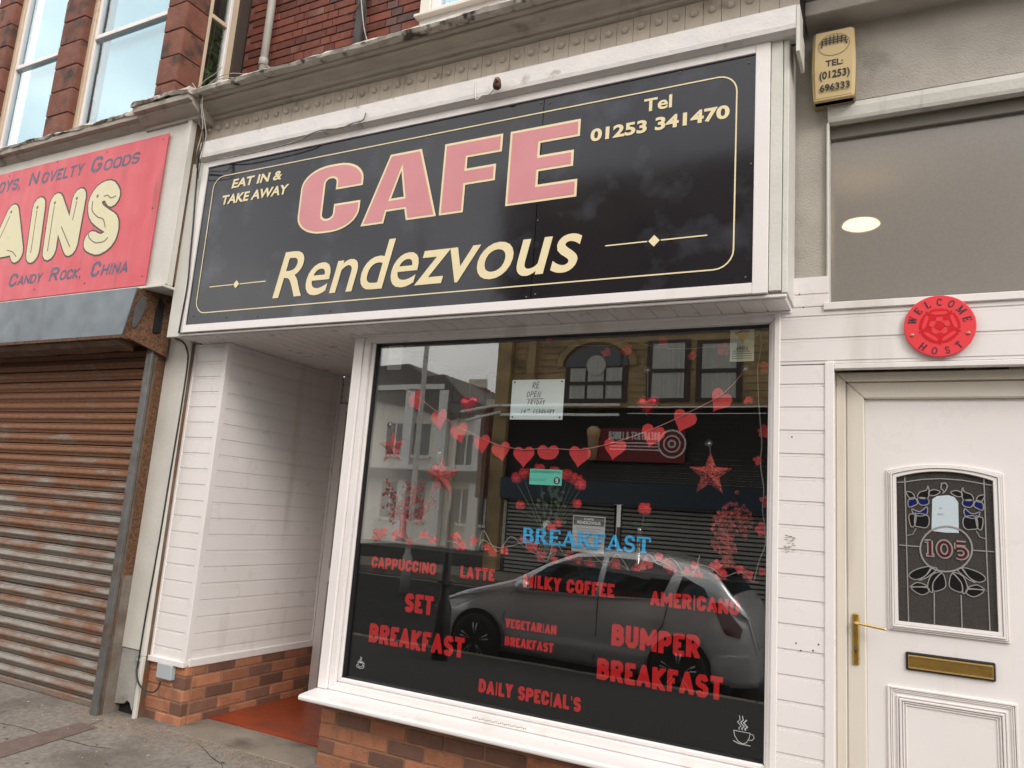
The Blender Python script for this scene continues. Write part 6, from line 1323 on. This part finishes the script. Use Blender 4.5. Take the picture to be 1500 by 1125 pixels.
mb.v = [(x, -y, z) for x, y, z in mb.v]; mb.build('small_lettering', MATS['banner_white'], BN)
mb = MB(); cx_, cz_ = xb-bw_*.13, b0.z+bh_*.56
for r_2, w_2 in ((.40, .05), (.24, .04), (.1, .05)): ribbon(mb, [(cx_+bh_*r_2*math.cos(R(a)), cz_+bh_*r_2*math.sin(R(a))) for a in range(0, 360, 18)], w_2, -(BY+.183), .001, 1, True)
mb.v = [(x, -y, z) for x, y, z in mb.v]; mb.build('round_badge', MATS['banner_white'], BN)
dgl = MB(); dgl.lathe([(.13, 0), (.17, bh_*.72), (.19, bh_*.74), (.20, bh_*.95), (.10, bh_*1.05)], xa+bw_*.06, BY+.2, b0.z, 12); dgl.build('drink_picture', mat('amber_drink', (.55, .28, .07), (.6, .5, .35), 3, .5), BN, smooth=True)
# pale terrace further off to the left
HVW = 30.0; HY = 2*GY-HVW
def hv(px, py): return V2(px, py, HVW)
PHm = mat('off_white_stucco', (.84, .80, .71), (.74, .71, .62), 1, .8, bump=.1); RF = mat('grey_slate', (.10, .09, .085), rough=.7)
H1 = thing('pale_terrace', 'off-white terrace with slate gable, sash windows and side bays, mirrored at left of the glass', 'building', (-22, HY, 0))
hx0, hx1_ = hv(520, 560).x-6, hv(737, 560).x+3
ez = hv(695, 556).z
xm = hv(657, 560).x; zlow = hv(715, 606).z
box('wall', PHm, H1, hx0, xm, HY-8, HY, -.3, ez-.3); box('wall', PHm, H1, xm+.001, hx1_, HY-8, HY-.05, -.3, zlow)
g = hv(603, 537); MB().prism([(hv(552, 545).x-3, ez-.35), (hv(552, 545).x-2.5, g.z-.1), (g.x, g.z+.1), (hv(628, 553).x, ez+.15), (hv(654, 551).x, ez+.25), (hv(682, 582).x, hv(682, 582).z), (hv(735, 606).x, zlow+.1), (hv(735, 606).x, zlow-.2), (hv(662, 580).x, zlow-.2)], HY-7, HY+.25).build('roof', RF, H1)
box('eaves_board', WB_, H1, hx0, xm, HY+.26, HY+.34, ez-.5, ez-.25)
for px in (575, 610, 680, 715):
    a = hv(px, 700)
    for z0_, z1_ in (((.9, 2.6), (3.9, 5.4)) if px < 650 else ((.9, 2.4), (3.5, 4.9))):
        box('window', GLD, H1, a.x-.55, a.x+.55, HY+.01, HY+.05, z0_, z1_); box('window_sill', WB_, H1, a.x-.7, a.x+.7, HY+.01, HY+.18, z0_-.15, z0_-.02); box('glazing_bar', WB_, H1, a.x-.04, a.x+.04, HY+.055, HY+.08, z0_, z1_)
for px in (595, 645, 700): a = hv(px, 700); box('pilaster', WB_, H1, a.x-.25, a.x+.25, HY+.01, HY+.3, -.3, min(ez-.55, zlow-.1) if px > 650 else ez-.55)
box('string_band', WB_, H1, hx0, hx1_, HY+.31, HY+.4, 3.2, 3.4); box('shop_fascia', RF, H1, hx0, hx1_, HY+.31, HY+.5, 2.7, 3.15)
ch = thing('chimney_stack', 'tall red brick chimney with a row of pots above the mirrored terrace', 'chimney', (hv(700, 590).x, HY-3, 5)); a, b = V2(690, 553, 33), V2(707, 600, 33)
box('stack', BR_R, ch, V2(692, 553, 33).x, V2(706, 553, 33).x, 2*GY-34, 2*GY-33, 3, a.z-.5); box('stack_cap', PHm, ch, V2(680, 553, 33).x, V2(691.5, 553, 33).x, 2*GY-34, 2*GY-33, 3, a.z-.55)
for i in range(8): x_ = V2(682, 553, 33).x+(V2(706, 553, 33).x-V2(682, 553, 33).x)*i/7; MB().lathe([(.09, 0), (.10, .05), (.07, .45), (.09, .5)], x_, 2*GY-33.5, a.z-.5, 8).build('chimney_pot', PHm, ch, smooth=True)
ch = thing('chimney_stack', 'long low brick chimney with many pots beside the stone building in the reflection', 'chimney', (hv(725, 590).x, HY-3, 5))
box('stack', BR_R, ch, V2(706, 590, 28).x, V2(742, 590, 28).x, 2*GY-29, 2*GY-28, 2, V2(720, 596, 28).z)
for i in range(9): x_ = V2(707, 590, 28).x+(V2(739, 590, 28).x-V2(707, 590, 28).x)*i/8; MB().lathe([(.09, 0), (.10, .05), (.07, .35), (.09, .4)], x_, 2*GY-28.5, V2(720, 596, 28).z, 8).build('chimney_pot', PHm, ch, smooth=True)
for i, (px, h_, Yv, lab) in enumerate(((612, 8.5, 13.5, 'tall pale lamp post mirrored at the left of the window'), (652, 1.62, 7.2, 'dark post at the near kerb mirrored in front of the parked car'))):
    a = V2(px, 650 if i == 0 else 860, Yv); t = thing('lamp_post', lab, 'post', (a.x, a.y, -.3)); rr_ = .06 if i == 0 else .05
    MB().lathe([(rr_*1.8, -.1), (rr_*1.8, .6), (rr_, .7), (rr_*.8, h_), (.01, h_+.05)], a.x, a.y, -.25, 12).build('shaft', mat('pale_grey_pole', (.45, .44, .42), rough=.5) if i == 0 else mat('dark_grey_pole', (.05, .05, .05), rough=.5), t, smooth=True)
    MB().lathe([(rr_*2, 0), (rr_*2, .04)], a.x, a.y, .6, 12).build('collar', STEEL, t)

# ---------------------------------------------------------------- parked hatchback behind the camera, nose to the left
CARV = 8.25; CY = 2*GY-CARV                       # the car's near flank
cx0 = -5.36; Lc = 3.98; rz_ = -.42
CP = mat('grey_metallic_paint', (.78, .78, .79), rough=.24, metal=.5, coat=.8); CG = mat('car_glass', (.012, .016, .018), rough=.04, spec=.9)
CAR = thing('parked_car', 'silver grey five-door hatchback parked at the kerb, mirrored across the lower window', 'car', (cx0+2, CY-.85, rz_))
def lerp(tab, x):
    for (a, b), (c_, d) in zip(tab, tab[1:]):
        if x <= c_: return b+(d-b)*(x-a)/(c_-a)
    return tab[-1][1]
top = [(0, .42), (.04, .60), (.15, .70), (.5, .84), (.95, .97), (1.15, 1.03), (1.55, 1.26), (1.9, 1.41), (2.3, 1.475), (2.8, 1.475), (3.3, 1.40), (3.55, 1.33), (3.72, 1.12), (3.86, .98), (3.94, .80), (3.98, .55)]
belt = [(0, .40), (.15, .66), (.5, .78), (1.1, .90), (2.2, .96), (3.2, 1.02), (3.7, 1.02), (3.9, .9), (3.98, .52)]
hw = [(0, .45), (.08, .62), (.25, .76), (.6, .83), (1.5, .855), (3.0, .855), (3.6, .81), (3.85, .70), (3.98, .5)]
def yw(x, z):
    B = lerp(belt, x); T = lerp(top, x); w = lerp(hw, x)
    if z <= B: u = (z-.2)/(max(.05, B-.2)); return w*(.885+.115*math.sin(min(1, max(0, u))*2.35))
    return w*(.985-.27*((z-B)/max(.05, 1.475-B))**1.25)
mb = MB(); NS_ = 48; vs = []; ring = 0
for i in range(NS_+1):
    x = Lc*i/NS_; B = lerp(belt, x); T = max(lerp(top, x), B+.005); col_ = []
    zs2 = [.20, .27, .38, .50, .62]+[B*.93, B]+[B+(T-B)*q for q in (.25, .5, .75, .92)]
    zs2 = sorted(min(q, T) for q in zs2)
    half = [(0, .18)]+[(yw(x, q), q) for q in zs2]+[(yw(x, T)*.80, T+.012), (yw(x, T)*.4, T+.025), (0, T+.028)]
    fullr = half+[(-a, b) for a, b in half[-2:0:-1]]; ring = len(fullr)
    vs += [(cx0+x, CY-.86+a, rz_+b) for a, b in fullr]
mb.add(vs, [(i*ring+j, i*ring+(j+1) % ring, (i+1)*ring+(j+1) % ring, (i+1)*ring+j) for i in range(NS_) for j in range(ring)]+[tuple(range(ring)), tuple(range(NS_*ring, NS_*ring+ring))[::-1]])
mb.build('body', CP, CAR, smooth=True)
def patch(name, pts, mt_, out=.006, side=1):
    """polygon in (x,z) laid on the flank; subdivided along x so it follows the curve"""
    from mathutils.geometry import delaunay_2d_cdt
    xs = [p[0] for p in pts]; mn, mx = min(xs), max(xs); poly = []
    for a, b in zip(pts, pts[1:]+pts[:1]):
        n_ = max(1, int(math.hypot(a[0]-b[0], a[1]-b[1])/.08))
        for q in range(n_): poly.append((a[0]+(b[0]-a[0])*q/n_, a[1]+(b[1]-a[1])*q/n_))
    ins = []
    x = mn+.07
    while x < mx:
        z = min(p[1] for p in pts)+.05
        while z < max(p[1] for p in pts): ins.append((x, z)); z += .07
        x += .09
    V_ = [Vector(p) for p in poly]+[Vector(p) for p in ins]
    r3 = delaunay_2d_cdt(V_, [], [list(range(len(poly)))], 1, 1e-5)
    me_v = [(cx0+p.x, CY-.86+side*(yw(p.x, p.y)+out), rz_+p.y) for p in r3[0]]
    MB().add(me_v, [tuple(f) for f in r3[2]]).build(name, mt_, CAR, smooth=True)
SEAM = mat('dark_panel_gap', (.01, .01, .01), rough=.8)
for sd_i in (1, -1):
    patch('front_side_window', [(1.24, .955), (1.62, 1.24), (1.95, 1.375), (2.28, 1.41), (2.26, .985)], CG, .007, sd_i)
    patch('rear_side_window', [(2.33, .985), (2.35, 1.41), (2.85, 1.40), (3.12, 1.32), (3.02, 1.02)], CG, .007, sd_i)
    patch('quarter_window', [(3.16, 1.04), (3.22, 1.28), (3.46, 1.18), (3.52, 1.09)], CG, .007, sd_i)
    patch('headlamp', [(.12, .64), (.62, .82), (.72, .80), (.40, .64)], mat('lamp_lens', (.6, .62, .64), rough=.1, coat=1), .008, sd_i)
    patch('tail_lamp', [(3.55, 1.04), (3.66, 1.05), (3.86, .80), (3.84, .70), (3.70, .74)], mat('dark_red_lens', (.10, .005, .008), rough=.15, coat=1), .008, sd_i)
    def strip(pts, w, nm, mt_, out=.006):
        o_ = []
        for (a, b) in pts: o_.append((cx0+a, CY-.86+sd_i*(yw(a, b)+out), rz_+b))
        MB().tube(o_, w, 4).build(nm, mt_, CAR)
    strip([(1.20, .9), (1.12, .6), (1.22, .32)], .006, 'door_gap', SEAM, 0); strip([(2.30, .97), (2.30, .6), (2.26, .28)], .006, 'door_gap', SEAM, 0); strip([(3.10, 1.0), (3.05, .75), (2.95, .62)], .006, 'door_gap', SEAM, 0)
    strip([(1.2, .93), (2.2, .972), (3.1, 1.025)], .010, 'window_trim', CP, .010)
    for hx_ in (2.05, 2.92): strip([(hx_, .80), (hx_+.08, .815), (hx_+.19, .815)], .014, 'door_handle', CP, .022)
    strip([(3.62, .50), (3.78, .52), (3.92, .53)], .014, 'bumper_crease', CP, .004)
    for wx in (.78, 3.24):
        wy = CY-.86+sd_i*(.855)
        a_ = []; 
        MB().lathe([(.34, 0), (.345, .004*sd_i), (.001, .004*sd_i)], cx0+wx, wy-.0*sd_i+.004*sd_i, rz_+.33, 28, 'y').build('wheel_arch', BLACK, CAR)
        wb_ = MB().lathe([(.20, -.10), (.285, -.10), (.305, -.07), (.305, .05), (.285, .075), (.21, .08)], cx0+wx, wy-.03*sd_i, rz_+.305, 28, 'y').build('wheel', mat('tyre_rubber', (.018, .018, .018), rough=.8), CAR, smooth=True)
        q = MB()
        for k_ in range(5):
            a = 6.283*k_/5+.3
            for d_ in (-.13, .13): q.tube([(cx0+wx+.03*math.cos(a), wy+.036*sd_i, rz_+.305+.03*math.sin(a)), (cx0+wx+.20*math.cos(a+d_), wy+.042*sd_i, rz_+.305+.20*math.sin(a+d_))], .014, 5)
        q.lathe([(.195, 0), (.215, .004), (.215, .012), (.195, .012)], cx0+wx, wy+.036*sd_i, rz_+.305, 24, 'y'); q.build('rim', mat('alloy', (.42, .42, .43), rough=.3, metal=.8), wb_, smooth=True)
    mr_ = MB(); mr_.lathe([(.01, -.10), (.07, -.085), (.085, 0), (.075, .08), (.01, .09)], cx0+1.42, CY-.86+sd_i*.98, rz_+1.0, 12, 'y'); mr_.build('door_mirror', CP, CAR, smooth=True)
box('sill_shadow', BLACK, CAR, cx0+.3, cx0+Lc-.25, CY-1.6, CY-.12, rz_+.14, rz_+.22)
ws = []
def top_patch(name, xa, xb, mt_):
    vs = []; nx = 10
    for i in range(nx+1):
        x = xa+(xb-xa)*i/nx; T = lerp(top, x)
        for j in range(7): y = -1+2*j/6; vs.append((cx0+x, CY-.86+y*yw(x, T)*.82, rz_+T+.036-.014*abs(y)**3))
    MB().add(vs, [(i*7+j, i*7+j+1, (i+1)*7+j+1, (i+1)*7+j) for i in range(nx) for j in range(6)]).build(name, mt_, CAR, smooth=True)
top_patch('windscreen', 1.2, 1.88, CG); top_patch('rear_window', 3.5, 3.74, CG)

# ---------------------------------------------------------------- groups of look-alikes
GR = {'suction_cup': 'suction cups on the window glass', 'foil_heart': 'foil hearts in the cafe window', 'glitter_star': 'glitter stars in the cafe window', 'sash_window': 'sash windows of the sandstone bay', 'fairy_lights': 'fairy lights in the cafe window',
      'drainpipe': 'downpipes on the brick wall', 'cable': 'loose cables on the shop fronts', 'chimney_stack': 'chimneys mirrored in the glass', 'glitter_vase': 'glitter twig vases on the window shelf', 'lamp_post': 'posts mirrored in the glass'}
for o in C.objects:
    if o.parent is None and o.get('category'):
        b = o.name.split('.')[0]
        if b in GR: o['group'] = GR[b]
